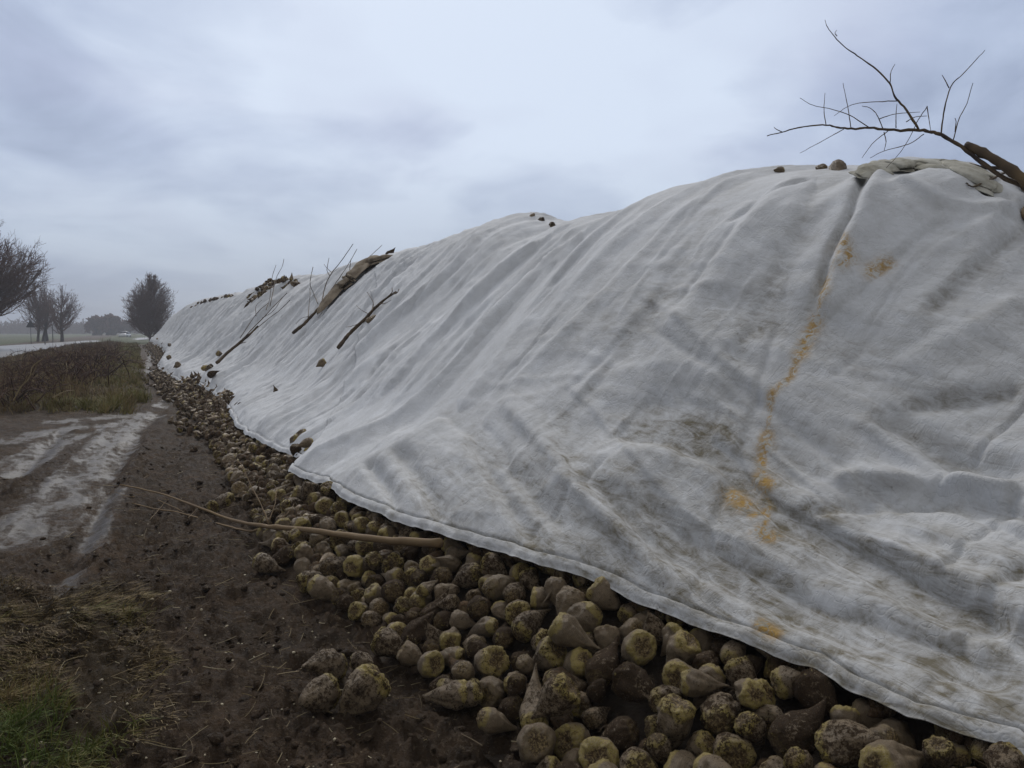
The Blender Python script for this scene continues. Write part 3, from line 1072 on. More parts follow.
# ------------------------------------------------------------------ materials
class NT:
    def __init__(s, name):
        s.m = bpy.data.materials.new(name); s.m.use_nodes = True
        s.t = s.m.node_tree; s.t.nodes.clear()
        s.out = s.n('ShaderNodeOutputMaterial'); s.b = s.n('ShaderNodeBsdfPrincipled')
        s.l(s.b.outputs[0], s.out.inputs['Surface'])

    def n(s, k, **kw):
        o = s.t.nodes.new(k)
        for a, v in kw.items(): setattr(o, a, v)
        return o

    def l(s, a, b): s.t.links.new(a, b)

    def val(s, sock, v):
        if hasattr(v, 'is_output') or isinstance(v, bpy.types.NodeSocket): s.l(v, sock)
        else: sock.default_value = v

    def noise(s, vec, scale, detail=4, rough=.55, dist=0.0, out=0):
        o = s.n('ShaderNodeTexNoise')
        if vec is not None: s.l(vec, o.inputs['Vector'])
        o.inputs['Scale'].default_value = scale; o.inputs['Detail'].default_value = detail
        o.inputs['Roughness'].default_value = rough; o.inputs['Distortion'].default_value = dist
        return o.outputs[out]

    def ramp(s, f, stops):
        o = s.n('ShaderNodeValToRGB'); s.val(o.inputs[0], f)
        e = o.color_ramp.elements
        while len(e) < len(stops): e.new(.5)
        for q, (p, c) in zip(e, stops):
            q.position = p; q.color = (c, c, c, 1) if isinstance(c, (int, float)) else (*c, 1)
        return o.outputs[0]

    def mix(s, f, a, b, mode='MIX'):
        o = s.n('ShaderNodeMix', data_type='RGBA', blend_type=mode)
        o.clamp_factor = True
        s.val(o.inputs[0], f)
        for i, v in ((6, a), (7, b)):
            if isinstance(v, tuple): v = (*v, 1)
            s.val(o.inputs[i], v)
        return o.outputs[2]

    def math(s, op, a, b=None, c=None, clamp=False):
        o = s.n('ShaderNodeMath', operation=op); o.use_clamp = clamp
        for i, v in enumerate((a, b, c)):
            if v is not None: s.val(o.inputs[i], v)
        return o.outputs[0]

    def vmath(s, op, a, b):
        o = s.n('ShaderNodeVectorMath', operation=op)
        for i, v in enumerate((a, b)): s.val(o.inputs[i], v)
        return o.outputs[0]

    def coord(s, which='Object'): return s.n('ShaderNodeTexCoord').outputs[which]

    def attr(s, name): return s.n('ShaderNodeAttribute', attribute_name=name).outputs['Fac']

    def mapping(s, vec, scale=(1, 1, 1), rot=(0, 0, 0)):
        o = s.n('ShaderNodeMapping'); s.l(vec, o.inputs[0])
        o.inputs['Scale'].default_value = scale; o.inputs['Rotation'].default_value = rot
        return o.outputs[0]

    def bump(s, h, strength=.5, dist=.01, prev=None):
        o = s.n('ShaderNodeBump'); s.l(h, o.inputs['Height'])
        o.inputs['Strength'].default_value = strength; o.inputs['Distance'].default_value = dist
        if prev is not None: s.l(prev, o.inputs['Normal'])
        return o.outputs[0]

    def fin(s, col=None, rough=None, normal=None, spec=None):
        if col is not None: s.val(s.b.inputs['Base Color'], (*col, 1) if isinstance(col, tuple) else col)
        if rough is not None: s.val(s.b.inputs['Roughness'], rough)
        if normal is not None: s.l(normal, s.b.inputs['Normal'])
        if spec is not None: s.val(s.b.inputs['Specular IOR Level'], spec)
        return s.m


def mat_cloth(warm=0.0):
    t = NT('fleece_cloth')
    P = t.coord()
    soft = t.noise(P, 1.1, 4, .6)
    mid = t.noise(t.mapping(P, (1, 1.3, 1)), 4.2, 6, .65, .6)
    fine = t.noise(P, 38, 5, .7)
    col = t.mix(t.ramp(soft, [(.3, 0), (.7, 1)]), (.62, .64, .665), (.52, .535, .55))
    col = t.mix(t.ramp(mid, [(.35, 0), (.75, .8)]), col, (.44, .445, .45))
    # grime: earthy, patchy, gathered in streaks
    streak = t.noise(t.mapping(P, (5, 1.1, 5)), 3.0, 6, .7, 1.2)
    blot = t.noise(P, 9, 5, .7, .5)
    d = t.attr('dirt')
    dm = t.math('MULTIPLY', d, t.math('MULTIPLY_ADD', t.ramp(streak, [(.33, 0), (.68, 1)]), .85, .3), clamp=True)
    dm = t.math('MULTIPLY', dm, t.math('MULTIPLY_ADD', t.ramp(blot, [(.3, 0), (.65, 1)]), .7, .45), clamp=True)
    col = t.mix(dm, col, (.115, .098, .060))
    specks = t.ramp(t.noise(P, 30, 2, .5), [(.73, 0), (.76, 1)])
    col = t.mix(t.math('MULTIPLY', specks, t.math('MULTIPLY_ADD', d, .6, .05)), col, (.06, .045, .03))
    r = t.attr('rust')
    rn = t.noise(P, 21, 6, .75, 1.0)
    rm = t.math('MULTIPLY', r, t.ramp(rn, [(.44, 0), (.54, 1)]), clamp=True)
    col = t.mix(rm, col, t.mix(t.noise(P, 60, 2), (.44, .265, .025), (.16, .08, .015)))
    col = t.mix(t.math('MULTIPLY', t.math('SUBTRACT', r, rm, clamp=True), .30), col, (.34, .29, .17))
    col = t.mix(t.math('MULTIPLY', fine, .22), col, (.36, .355, .35))
    fib = t.noise(t.mapping(P, (60, 14, 60), (.3, .2, .5)), 3, 3, .7)
    cr = t.n('ShaderNodeTexVoronoi', feature='DISTANCE_TO_EDGE'); t.l(t.noise(P, 3.5, 3, .6, 0, 1), cr.inputs['Vector']); cr.inputs['Scale'].default_value = 6
    crease = t.ramp(cr.outputs['Distance'], [(0, 0), (.06, 1)])
    n = t.bump(t.noise(t.mapping(P, (1.0, 1.7, 1.0)), 2.6, 7, .62, .9), .22, .05)
    pl = t.noise(t.mapping(P, (1.2, 7, 1.2), (0, 0, .15)), 1.6, 5, .6, 1.2)
    pl = t.math('ABSOLUTE', t.math('SUBTRACT', pl, .5))
    n = t.bump(t.math('MULTIPLY', t.ramp(pl, [(0, 1), (.03, .3), (.1, 0)]), t.ramp(soft, [(.45, 0), (.6, 1)])), .30, .010, n)
    n = t.bump(crease, .25, .008, n)
    n = t.bump(t.noise(P, 55, 4, .7), .14, .003, n)
    n = t.bump(fib, .2, .002, n)
    m = t.fin(col, .9, n, .15)
    return m


def mat_beet():
    t = NT('sugar_beet_skin')
    oi = t.n('ShaderNodeObjectInfo')
    sep = t.n('ShaderNodeSeparateColor'); t.l(oi.outputs['Color'], sep.inputs[0])
    mud, yel, paleness = sep.outputs[0], sep.outputs[1], sep.outputs[2]
    P = t.vmath('ADD', t.coord(), t.vmath('SCALE', oi.outputs['Location'], (0, 0, 0)))
    P.node.inputs[1].default_value = (0, 0, 0)
    sh = t.n('ShaderNodeVectorMath', operation='SCALE'); t.l(oi.outputs['Location'], sh.inputs[0]); sh.inputs['Scale'].default_value = 7.3
    P = t.vmath('ADD', t.coord(), sh.outputs[0])
    crown = t.attr('crown')
    crown1 = t.math('MINIMUM', crown, 1.0)
    n1, n2, n3 = t.noise(P, 1.6, 5, .65), t.noise(P, 5.0, 6, .7, .4), t.noise(P, 16, 5, .75)
    skin = t.mix(n2, (.54, .41, .25), (.13, .082, .042))
    skin = t.mix(t.ramp(n1, [(.35, 0), (.7, 1)]), skin, (.22, .16, .09))
    ring = t.n('ShaderNodeTexWave', wave_type='BANDS', bands_direction='Z'); t.l(P, ring.inputs[0])
    ring.inputs['Scale'].default_value = 3.2; ring.inputs['Distortion'].default_value = 6; ring.inputs['Detail'].default_value = 4
    skin = t.mix(t.math('MULTIPLY', ring.outputs['Fac'], .25), skin, (.09, .06, .035))
    yc = t.mix(n2, (.64, .50, .07), (.22, .17, .03))
    yc = t.mix(t.ramp(n3, [(.4, 0), (.6, 1)]), yc, (.50, .38, .18))
    cm = t.math('MULTIPLY', t.math('ADD', crown1, t.math('MULTIPLY', t.math('SUBTRACT', n1, .5), 1.6)), yel, clamp=True)
    col = t.mix(t.ramp(cm, [(.25, 0), (.6, 1)]), skin, yc)
    # orange brown torn leaf bases
    col = t.mix(t.math('MULTIPLY', crown1, t.ramp(t.noise(P, 7, 4, .7), [(.55, 0), (.66, .8)])), col, (.20, .095, .03))
    mfac = t.math('ADD', t.math('MULTIPLY', n2, .9), t.math('MULTIPLY', n1, .7))
    mfac = t.math('ADD', mfac, t.math('MULTIPLY', n3, .55))
    mfac = t.math('SUBTRACT', t.math('ADD', mfac, mud), 1.39)
    cutm = t.math('MULTIPLY', t.math('SUBTRACT', crown, 1.0, clamp=True), 1.3, clamp=True)
    cc = t.ramp(t.noise(P, 9, 5, .7), [(.35, (.50, .36, .16)), (.46, (.30, .21, .08)), (.54, (.09, .05, .02))])
    col = t.mix(cutm, col, cc)
    mm = t.ramp(mfac, [(0, 0), (.10, 1)])
    mm = t.math('MULTIPLY', mm, t.math('SUBTRACT', 1.0, t.math('MULTIPLY', cutm, .4)))
    col = t.mix(mm, col, t.mix(t.ramp(n3, [(.35, 0), (.65, 1)]), (.022, .0135, .0075), (.12, .078, .044)))
    col = t.mix(paleness, t.mix(.5, col, (0, 0, 0)), col)  # each beet's own tone: the less pale, the darker its colour
    h = t.math('ADD', t.math('MULTIPLY', n2, .5), t.math('MULTIPLY', n3, .35))
    h = t.math('ADD', h, t.math('MULTIPLY', mm, .25))
    nn = t.bump(h, .8, .10)
    nn = t.bump(t.noise(P, 45, 3, .8), .5, .03, nn)
    return t.fin(col, t.mix(mm, t.ramp(n2, [(.3, .33), (.7, .62)]), t.ramp(n3, [(.4, .6), (.6, .95)])), nn, t.math('MULTIPLY_ADD', mm, -.25, .35))


def mat_bark(name, c1, c2, scale=30, rough=.8):
    t = NT(name); P = t.coord()
    n = t.noise(t.mapping(P, (1, 1, 1)), scale, 5, .7)
    a = t.attr('tone')
    col = t.mix(n, c1, c2)
    col = t.mix(a, col, t.mix(.6, col, (.3, .2, .08)))
    return t.fin(col, rough, t.bump(n, .6, .004), .3)


def mat_plain(name, c1, c2, scale=3, rough=.85, bs=.4, bd=.02, spec=.3):
    t = NT(name); P = t.coord()
    n = t.noise(P, scale, 6, .7)
    return t.fin(t.mix(t.ramp(n, [(.3, 0), (.7, 1)]), c1, c2), rough, t.bump(t.noise(P, scale * 4, 5, .7), bs, bd), spec)


def mat_tone(name, stops, rough=.8, spec=.2):
    """colour chosen blade by blade through the 'tone' attribute"""
    t = NT(name)
    return t.fin(t.ramp(t.attr('tone'), stops), rough, None, spec)


def mat_ground():
    t = NT('ground_soil'); P = t.coord()
    wet, grass, veg, road = t.attr('wet'), t.attr('grass'), t.attr('verge'), t.attr('field')
    n1, n2, n3 = t.noise(P, 1.3, 6, .65), t.noise(P, 9, 6, .7), t.noise(P, 48, 5, .75)
    mud = t.mix(t.ramp(n2, [(.3, 0), (.7, 1)]), (.020, .0125, .007), (.12, .080, .050))
    mud = t.mix(t.ramp(n1, [(.35, 0), (.7, 1)]), mud, (.042, .029, .018))
    mud = t.mix(t.ramp(n3, [(.56, 0), (.66, .8)]), mud, (.17, .13, .085))
    slick = t.mix(n2, (.040, .033, .026), (.085, .074, .062))
    wn_ = t.math('ADD', t.math('MULTIPLY', t.noise(t.mapping(P, (2.6, .55, 1), (0, 0, .08)), 1.6, 7, .72, .4), .65), t.math('MULTIPLY', t.noise(P, 5, 6, .75), .35))
    wf = t.math('ADD', t.math('MULTIPLY', wet, .55), t.math('MULTIPLY', t.math('SUBTRACT', wn_, .5), 2.9))
    wm = t.math('MULTIPLY', t.ramp(wf, [(.30, 0), (.62, 1)]), t.ramp(wet, [(.02, 0), (.2, 1)]), clamp=True)
    col = t.mix(wm, mud, slick)
    gcol = t.mix(t.noise(P, 6, 5, .7), (.035, .028, .011), (.055, .038, .018))
    col = t.mix(t.math('MULTIPLY', grass, .55), col, gcol)
    vcol = t.mix(n2, (.05, .035, .016), (.075, .055, .022))
    col = t.mix(veg, col, vcol)
    fcol = t.mix(t.ramp(t.noise(P, .05, 5, .6), [(.4, 0), (.6, 1)]), (.075, .085, .035), (.060, .070, .030))
    col = t.mix(road, col, fcol)
    rough = t.mix(wm, t.ramp(n2, [(.3, .55), (.7, .9)]), t.ramp(n3, [(.3, .38), (.7, .56)]))
    h = t.math('ADD', t.math('MULTIPLY', n2, .7), t.math('MULTIPLY', n3, .3))
    o = t.n('ShaderNodeBump'); t.l(h, o.inputs['Height']); o.inputs['Distance'].default_value = .16
    t.l(t.math('MULTIPLY_ADD', wm, -.72, .9), o.inputs['Strength'])
    nn = t.bump(t.noise(P, 130, 3, .7), .35, .004, o.outputs[0])
    return t.fin(col, rough, nn, t.math('MULTIPLY_ADD', wm, .05, .09))


M = dict(
    cloth=mat_cloth(), beet=mat_beet(), ground=mat_ground(),
    stick=mat_bark('stick_bark', (.085, .055, .03), (.15, .10, .05), 40),
    dark_stick=mat_bark('dark_bark', (.022, .016, .014), (.045, .033, .028), 40),
    bark=mat_bark('tree_bark', (.030, .024, .020), (.055, .045, .038), 4),
    twig=mat_bark('tree_twigs', (.070, .030, .024), (.11, .055, .042), 2),
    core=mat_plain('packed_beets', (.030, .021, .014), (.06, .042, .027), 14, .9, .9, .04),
    soiled=mat_plain('soiled_cloth', (.11, .082, .055), (.26, .22, .165), 7, .9, .5, .02, .1),
    flap=mat_plain('damp_cloth', (.22, .205, .155), (.46, .45, .40), 6, .9, .5, .02, .1),
    rootlet=mat_tone('rootlet', [(0, (.12, .085, .05)), (1, (.045, .03, .02))]),
)
# ------------------------------------------------------------------ camera, sky and light
cam = bpy.data.objects.new('camera', bpy.data.cameras.new('camera')); COL.objects.link(cam)
cam.data.sensor_width = 36; cam.data.lens = 36 * FPX / 1024
cam.data.clip_start = .05; cam.data.clip_end = 5000
cam.location = CAM
cam.rotation_euler = Euler((math.pi / 2 - PITCH, 0, -YAW), 'XYZ')
scene.camera = cam

SUN_EL, SUN_AZ = math.radians(40), math.radians(14)      # azimuth from +Y towards +X
w = bpy.data.worlds.new('World'); scene.world = w; w.use_nodes = True
nt = w.node_tree; nt.nodes.clear()


def wn(k, **kw):
    o = nt.nodes.new(k)
    for a, v in kw.items(): setattr(o, a, v)
    return o


def wmath(op, a, b=None, c=None):
    o = wn('ShaderNodeMath', operation=op)
    for i, v in enumerate((a, b, c)):
        if v is None: continue
        if isinstance(v, (int, float)): o.inputs[i].default_value = v
        else: nt.links.new(v, o.inputs[i])
    return o.outputs[0]


def wramp(f, stops):
    o = wn('ShaderNodeValToRGB'); nt.links.new(f, o.inputs[0])
    e = o.color_ramp.elements
    while len(e) < len(stops): e.new(.5)
    for q, (p, c) in zip(e, stops):
        q.position = p; q.color = (c, c, c, 1) if isinstance(c, (int, float)) else (*c, 1)
    return o.outputs[0]


def wmix(f, a, b):
    o = wn('ShaderNodeMix', data_type='RGBA')
    for i, v in ((0, f), (6, a), (7, b)):
        if isinstance(v, tuple): o.inputs[i].default_value = (*v, 1)
        elif isinstance(v, (int, float)): o.inputs[i].default_value = v
        else: nt.links.new(v, o.inputs[i])
    return o.outputs[2]


STR = .1
sky = wn('ShaderNodeTexSky', sky_type='NISHITA'); sky.sun_disc = False
sky.sun_elevation = SUN_EL; sky.sun_rotation = SUN_AZ
tc = wn('ShaderNodeTexCoord'); sep = wn('ShaderNodeSeparateXYZ'); nt.links.new(tc.outputs['Generated'], sep.inputs[0])
z = wmath('ADD', wmath('MAXIMUM', sep.outputs[2], 0.0), .22)
comb = wn('ShaderNodeCombineXYZ')
nt.links.new(wmath('DIVIDE', sep.outputs[0], z), comb.inputs[0]); nt.links.new(wmath('DIVIDE', sep.outputs[1], z), comb.inputs[1])
comb.inputs[2].default_value = 2.3


def wnoise(scale, detail, rough, dist=0.0, off=(0, 0, 0)):
    mp = wn('ShaderNodeMapping'); nt.links.new(comb.outputs[0], mp.inputs[0]); mp.inputs['Location'].default_value = off
    o = wn('ShaderNodeTexNoise'); nt.links.new(mp.outputs[0], o.inputs['Vector'])
    o.inputs['Scale'].default_value = scale; o.inputs['Detail'].default_value = detail
    o.inputs['Roughness'].default_value = rough; o.inputs['Distortion'].default_value = dist
    return o.outputs[0]


# a thin bright spot in the cloud deck, in one fixed compass direction and height
bd = ray(455, 60)
dot = wn('ShaderNodeVectorMath', operation='DOT_PRODUCT'); nt.links.new(tc.outputs['Generated'], dot.inputs[0])
dot.inputs[1].default_value = tuple(bd)
glow = wramp(dot.outputs['Value'], [(.80, 0), (.995, 1)])
big = wnoise(.75, 4, .5, .3)
mid = wnoise(1.9, 6, .55, .4, (3, 1, 0))
f = wmath('ADD', wmath('MULTIPLY', glow, .38), wmath('MULTIPLY', big, 1.25))
f = wmath('SUBTRACT', f, .17)
f = wmath('ADD', f, wmath('MULTIPLY', wmath('SUBTRACT', mid, .5), 1.0))
cloud = wramp(f, [(.22, (.22, .275, .40)), (.42, (.30, .355, .49)), (.62, (.42, .49, .64)), (.90, (.62, .70, .83))])
lav = wnoise(1.3, 3, .5, 0, (9, 4, 0))
cloud = wmix(wmath('MULTIPLY', wramp(lav, [(.48, 0), (.70, 1)]), .30), cloud, (.33, .34, .50))
hz = wramp(sep.outputs[2], [(0.0, 1.0), (.22, 0.0)])
cloud = wmix(wmath('MULTIPLY', hz, .75), cloud, (.26, .315, .42))
zen = wramp(sep.outputs[2], [(.45, 0.0), (.80, 1.0)])
cloud = wmix(wmath('MULTIPLY', zen, .85), cloud, (.64, .64, .65))
bk = wn('ShaderNodeVectorMath', operation='DOT_PRODUCT'); nt.links.new(tc.outputs['Generated'], bk.inputs[0]); bk.inputs[1].default_value = tuple(-FW)
cloud = wmix(wmath('MULTIPLY', wramp(bk.outputs['Value'], [(.05, 0), (.6, 1)]), .8), cloud, (.46, .45, .44))
scl = wn('ShaderNodeVectorMath', operation='SCALE'); nt.links.new(cloud, scl.inputs[0]); scl.inputs['Scale'].default_value = .95 / STR
skc = wmix(.06, scl.outputs[0], sky.outputs[0])
bg = wn('ShaderNodeBackground'); nt.links.new(skc, bg.inputs[0]); bg.inputs[1].default_value = STR
wo = wn('ShaderNodeOutputWorld'); nt.links.new(bg.outputs[0], wo.inputs[0])

sun = bpy.data.objects.new('sun', bpy.data.lights.new('sun', 'SUN')); COL.objects.link(sun)
sun.data.energy = 1.5; sun.data.angle = math.radians(22); sun.data.color = (1, .97, .93)
sd = Vector((math.sin(SUN_AZ) * math.cos(SUN_EL), math.cos(SUN_AZ) * math.cos(SUN_EL), math.sin(SUN_EL)))
sun.rotation_euler = sd.to_track_quat('Z', 'Y').to_euler()

vs = scene.view_settings
scene.display_settings.display_device = 'sRGB'
vs.view_transform = 'Standard'; vs.look = 'None'; vs.exposure = .28; vs.gamma = 1; vs.use_curve_mapping = False
cy = scene.cycles
cy.max_bounces = 5; cy.diffuse_bounces = 3; cy.glossy_bounces = 2; cy.transmission_bounces = 2; cy.volume_bounces = 0
cy.use_denoising = True
cy.volume_max_steps = 64
# ------------------------------------------------------------------ the white cloth over the heap
def world_line(pix):
    return np.array([on_heap(u, v)[:2] for u, v in pix])


def dist_line(X, Y, L):
    """distance to a polyline, signed side, and how far along (0..1)"""
    best = np.full(X.shape, 1e9); side = np.zeros(X.shape); along = np.zeros(X.shape)
    seg = np.hypot(*(np.diff(L, axis=0).T)); tot = seg.sum(); acc = 0
    for (a, b), sl in zip(zip(L[:-1], L[1:]), seg):
        d = b - a
        t = np.clip(((X - a[0]) * d[0] + (Y - a[1]) * d[1]) / (d @ d + 1e-12), 0, 1)
        px, py = X - (a[0] + t * d[0]), Y - (a[1] + t * d[1])
        q = np.hypot(px, py); m = q < best
        best = np.where(m, q, best)
        side = np.where(m, np.sign(d[0] * py - d[1] * px), side)
        along = np.where(m, (acc + t * sl) / tot, along)
        acc += sl
    return best, side, along


# folds: (outline in the photograph laid onto the heap, height in m, width in m); negative = trough
FOLDS = [
    ([(868, 170), (850, 213), (832, 245), (820, 286), (809, 312)], -.045, .035),
    ([(880, 172), (862, 213), (843, 247), (831, 286), (820, 315)], .05, .06),
    ([(677, 440), (715, 455), (737, 474), (764, 496), (790, 522), (827, 541), (865, 567), (921, 601), (977, 627), (1024, 650)], -.075, .075),
    ([(690, 425), (730, 450), (760, 482), (790, 508), (835, 530), (880, 556), (940, 592), (1000, 618), (1060, 655)], .05, .06),
    ([(640, 481), (670, 545), (715, 571), (771, 601), (809, 624), (865, 642), (940, 672), (1020, 710)], -.035, .05),
    ([(560, 440), (600, 500), (650, 548), (715, 590), (771, 618), (840, 650), (930, 700)], -.03, .05),
    ([(872, 414), (905, 432), (940, 455), (980, 470), (1024, 484)], -.03, .05),
    ([(827, 478), (870, 480), (920, 484), (970, 486), (1040, 492)], .03, .04),
    ([(800, 520), (860, 512), (940, 505), (1024, 512)], -.02, .04),
    ([(865, 500), (940, 540), (1024, 590)], .02, .05),
    ([(620, 425), (650, 432), (680, 436), (705, 446)], -.06, .09),
    ([(430, 405), (470, 430), (510, 470), (545, 515), (585, 560)], -.03, .05),
    ([(500, 400), (540, 440), (590, 505), (650, 575), (720, 625)], .025, .06),
    ([(470, 440), (500, 490), (530, 540), (556, 572)], -.03, .045),
    ([(370, 470), (390, 495), (402, 520)], -.035, .04),
    ([(398, 455), (425, 490), (440, 520), (470, 545)], -.03, .05),
    ([(560, 228), (520, 260), (470, 302), (425, 350), (380, 395), (335, 445)], -.035, .09),
    ([(597, 219), (545, 265), (500, 312), (450, 365), (405, 420), (375, 465)], .03, .10),
    ([(700, 192), (650, 240), (600, 292), (560, 332), (520, 372), (480, 432)], .03, .10),
    ([(740, 180), (700, 225), (660, 290), (620, 350), (560, 420)], -.025, .09),
    ([(800, 168), (760, 215), (715, 275), (670, 330), (655, 400)], .035, .12),
    ([(838, 166), (800, 230), (770, 290), (740, 350), (715, 420)], -.03, .10),
    ([(470, 240), (430, 280), (390, 325), (350, 375)], .02, .08),
    ([(420, 258), (385, 300), (345, 350), (320, 390)], -.02, .08),
    ([(650, 300), (610, 345), (560, 395)], -.02, .05),
    ([(398, 345), (380, 365), (366, 383)], -.03, .03),
    ([(430, 320), (400, 352), (385, 372)], -.03, .03),
    ([(410, 300), (385, 330), (355, 365)], -.025, .04),
    ([(1024, 232), (985, 262), (950, 292), (925, 320)], -.03, .05),
    ([(1024, 300), (980, 330), (930, 352), (890, 372)], .02, .06),
    ([(1024, 395), (960, 400), (900, 408)], -.018, .04),
    ([(890, 185), (930, 205), (980, 215), (1024, 222)], .03, .05),
    ([(960, 170), (985, 200), (1010, 208)], -.04, .05),
]
_fl = [(world_line(p), a * (1.9 if min(v for u, v in p) > 390 else 1.15), w_) for p, a, w_ in FOLDS]
# thin sharp creases pulled down the slope, and along the sag low on the near sheet
_cr = np.random.RandomState(31)
for k_ in range(120):
    y_ = _cr.uniform(1.6, 14.5); x_ = _cr.uniform(2.2, 4.9); L_ = _cr.uniform(.5, 2.2); dr_ = _cr.normal(-.10, .22)
    if y_ < 5.5 and x_ < 3.3:
        t_ = np.linspace(0, 1, 5); pts_ = np.stack([x_ - .10 * t_ * L_ + .04 * np.sin(t_ * 5 + k_), y_ - L_ * t_ * 1.1], -1)
    else:
        t_ = np.linspace(0, 1, 5); pts_ = np.stack([x_ - L_ * t_, y_ + dr_ * L_ * t_ + .05 * np.sin(t_ * 4 + k_)], -1)
    _fl.append((pts_, _cr.choice([-.020, -.014, -.010, .012]), _cr.uniform(.014, .028)))
RUST = [([(845, 232), (838, 262), (826, 286), (818, 315), (806, 343), (794, 372), (780, 392), (771, 406), (766, 436), (763, 470), (768, 500), (768, 546)], .011),
        ([(842, 243), (850, 262)], .05), ([(851, 262), (841, 272)], .04), ([(826, 283), (823, 300)], .045), ([(815, 322), (806, 340), (800, 356)], .055), ([(797, 360), (792, 378), (781, 390)], .03),
        ([(773, 396), (770, 405)], .035), ([(766, 434), (764, 446)], .05), ([(760, 455), (763, 475)], .03), ([(733, 500), (748, 512)], .06), ([(770, 506), (755, 524)], .025),
        ([(764, 544), (774, 547)], .05), ([(888, 262), (870, 272)], .06), ([(765, 640), (780, 648)], .04), ([(760, 480), (770, 488)], .05)]
_rl = [(world_line(p), w_) for p, w_ in RUST]
BROWN = [([(757, 478), (775, 490)], .09), ([(735, 505), (765, 520), (800, 535)], .10), ([(640, 425), (700, 442)], .12)]
_bl = [(world_line(p), w_) for p, w_ in BROWN]


def hem_of(H):
    q = sorted((p[1], p[0]) for p in (on_heap(u, v) for u, v in H))
    return np.array([a for a, b in q]), np.array([b for a, b in q])


HY, HX = hem_of(HEM)
HY = np.concatenate([[-8, -2, .6], HY]); HX = np.concatenate([[2.3, 2.25, 2.2], HX])
MY, MX = hem_of(HEM_MID)
FY, FX = hem_of(HEM_FAR)
ALLY = np.concatenate([HY[HY < 7.5], MY[MY > 7.6], FY[FY > 19.6]]); ALLX = np.concatenate([HX[HY < 7.5], MX[MY > 7.6], FX[FY > 19.6]])


def hem_x(y): return np.interp(y, ALLY, ALLX)


def cloth_offset(X, Y, inset, fine=True):
    """how far the cloth stands off the beets below it (m, along the slope's normal)"""
    D = np.hypot(X, Y)
    up = np.clip(inset / 3.2, 0, 1.3)
    # zone where the cloth sags along the heap instead of straight down it
    sag = sstep(7.5, 4.0, Y) * sstep(2.4, 1.0, inset)
    warp = noise3(X * .5, Y * .4, 3.3)
    far = 1 + .9 * sstep(8, 25, Y)
    d = .10 * fbm(X * .45, Y * .5, 1.0, 2)
    r1 = 1 - 1.25 * np.abs(noise3(X * .22 + warp * .35, Y * .95 + warp * 1.0, 5.1)) * 2
    r2 = 1 - 1.25 * np.abs(noise3(X * .45 + warp * .3, Y * 2.9 + warp * 1.4, 8.1)) * 2
    hang = (.075 * r1 + .032 * r2 * (.3 + .7 * up)) * (1 - sag) * far
    s1 = 1 - np.abs(noise3(X * 1.7 + warp + Y * .30, Y * .30, 2.2)) * 2
    s2 = 1 - np.abs(noise3(X * 3.6 + warp + Y * .9, Y * .55, 6.2)) * 2
    hang = hang + (.050 * s1 + .012 * s2) * sag
    d = d + hang
    d = d + (.035 * noise3(X * .8, Y * 2.1, 44) + .02 * (1 - 2 * np.abs(noise3(X * 1.1, Y * 3.3, 41)))) * sstep(2.6, 3.6, inset)
    calm = .38 + .62 * sstep(5, 10, Y)
    d = d + .012 * fbm(X * 2.2, Y * 4.2 + warp, 2.0, 3) * far * calm
    if fine:
        cr = 1 - np.abs(noise3(X * 3.1 + warp * 2, Y * 5.2 - X * 1.3, 4.4)) * 2.4
        d = d + .014 * np.clip(cr, -.5, 1) * calm * (.4 + .6 * sstep(-.2, .4, noise3(X * .7, Y * .7, 9))) * far
        cr2 = 1 - 1.25 * np.abs(noise3(X * 7 - Y * 3, Y * 8, 1.4)) * 2.6
        d = d + .005 * np.clip(cr2, -.6, 1) * far * calm
        d = d + .006 * noise3(X * 9, Y * 9, 2.7) * sstep(1.4, .1, inset)        # beets pressing through near the hem
    if fine:
        pm = sstep(-.25, .25, noise3(X * .6, Y * .9, 21)) * (1 - .7 * sag)
        pl = 1 - np.abs(noise3(X * .75 + warp, Y * 6.5 + warp * 3, 13.3)) * 3.2
        d = d + .011 * np.clip(pl, 0, 1) * pm * far * (.4 + .6 * calm)
        pl = 1 - np.abs(noise3(X * 2.0 + Y * 1.4, Y * 3.5 - X * 2.2, 17.3)) * 4
        d = d + .007 * np.clip(pl, 0, 1) * far * calm
        pl = 1 - np.abs(noise3(X * 5.5 + Y * .8, Y * 1.1, 19.3)) * 3.5
        d = d + .010 * np.clip(pl, 0, 1) * sag
    for L, a, wd in _fl:
        x0, x1, y0, y1 = L[:, 0].min() - .4, L[:, 0].max() + .4, L[:, 1].min() - .4, L[:, 1].max() + .4
        m = (X > x0) & (X < x1) & (Y > y0) & (Y < y1)
        if not m.any(): continue
        q, sd_, al = dist_line(X[m], Y[m], L)
        # one flank steep, the other easy
        wv = wd * np.where(sd_ > 0, 1.5, .75)
        d[m] += a * np.exp(-(q / wv) ** 2) * sstep(0, .12, al) * sstep(1, .85, al) ** .5
    return d


def settled(X, Y, inset, lift):
    """offset of the cloth: clear of the beets at the hem, sunk between them farther in"""
    d = cloth_offset(X, Y, inset)
    deep = sstep(.2, .9, inset)
    return np.maximum(d * (.35 + .65 * sstep(0, .25, inset)) - .115 * deep, -.035 - .07 * deep) + lift + .02


def on_cloth(x, y, extra=0.0):
    """the point of the cloth above (x, y), raised by extra along the slope's normal"""
    X, Y = np.array([[float(x)]]), np.array([[float(y)]])
    d = float(settled(X, Y, X - hem_x(Y), .035 if y < 8 else .012)[0, 0]) + extra
    n = heap_normal(X, Y)[0, 0]
    return np.array([x, y, float(heap(X, Y)[0, 0])]) + n * d


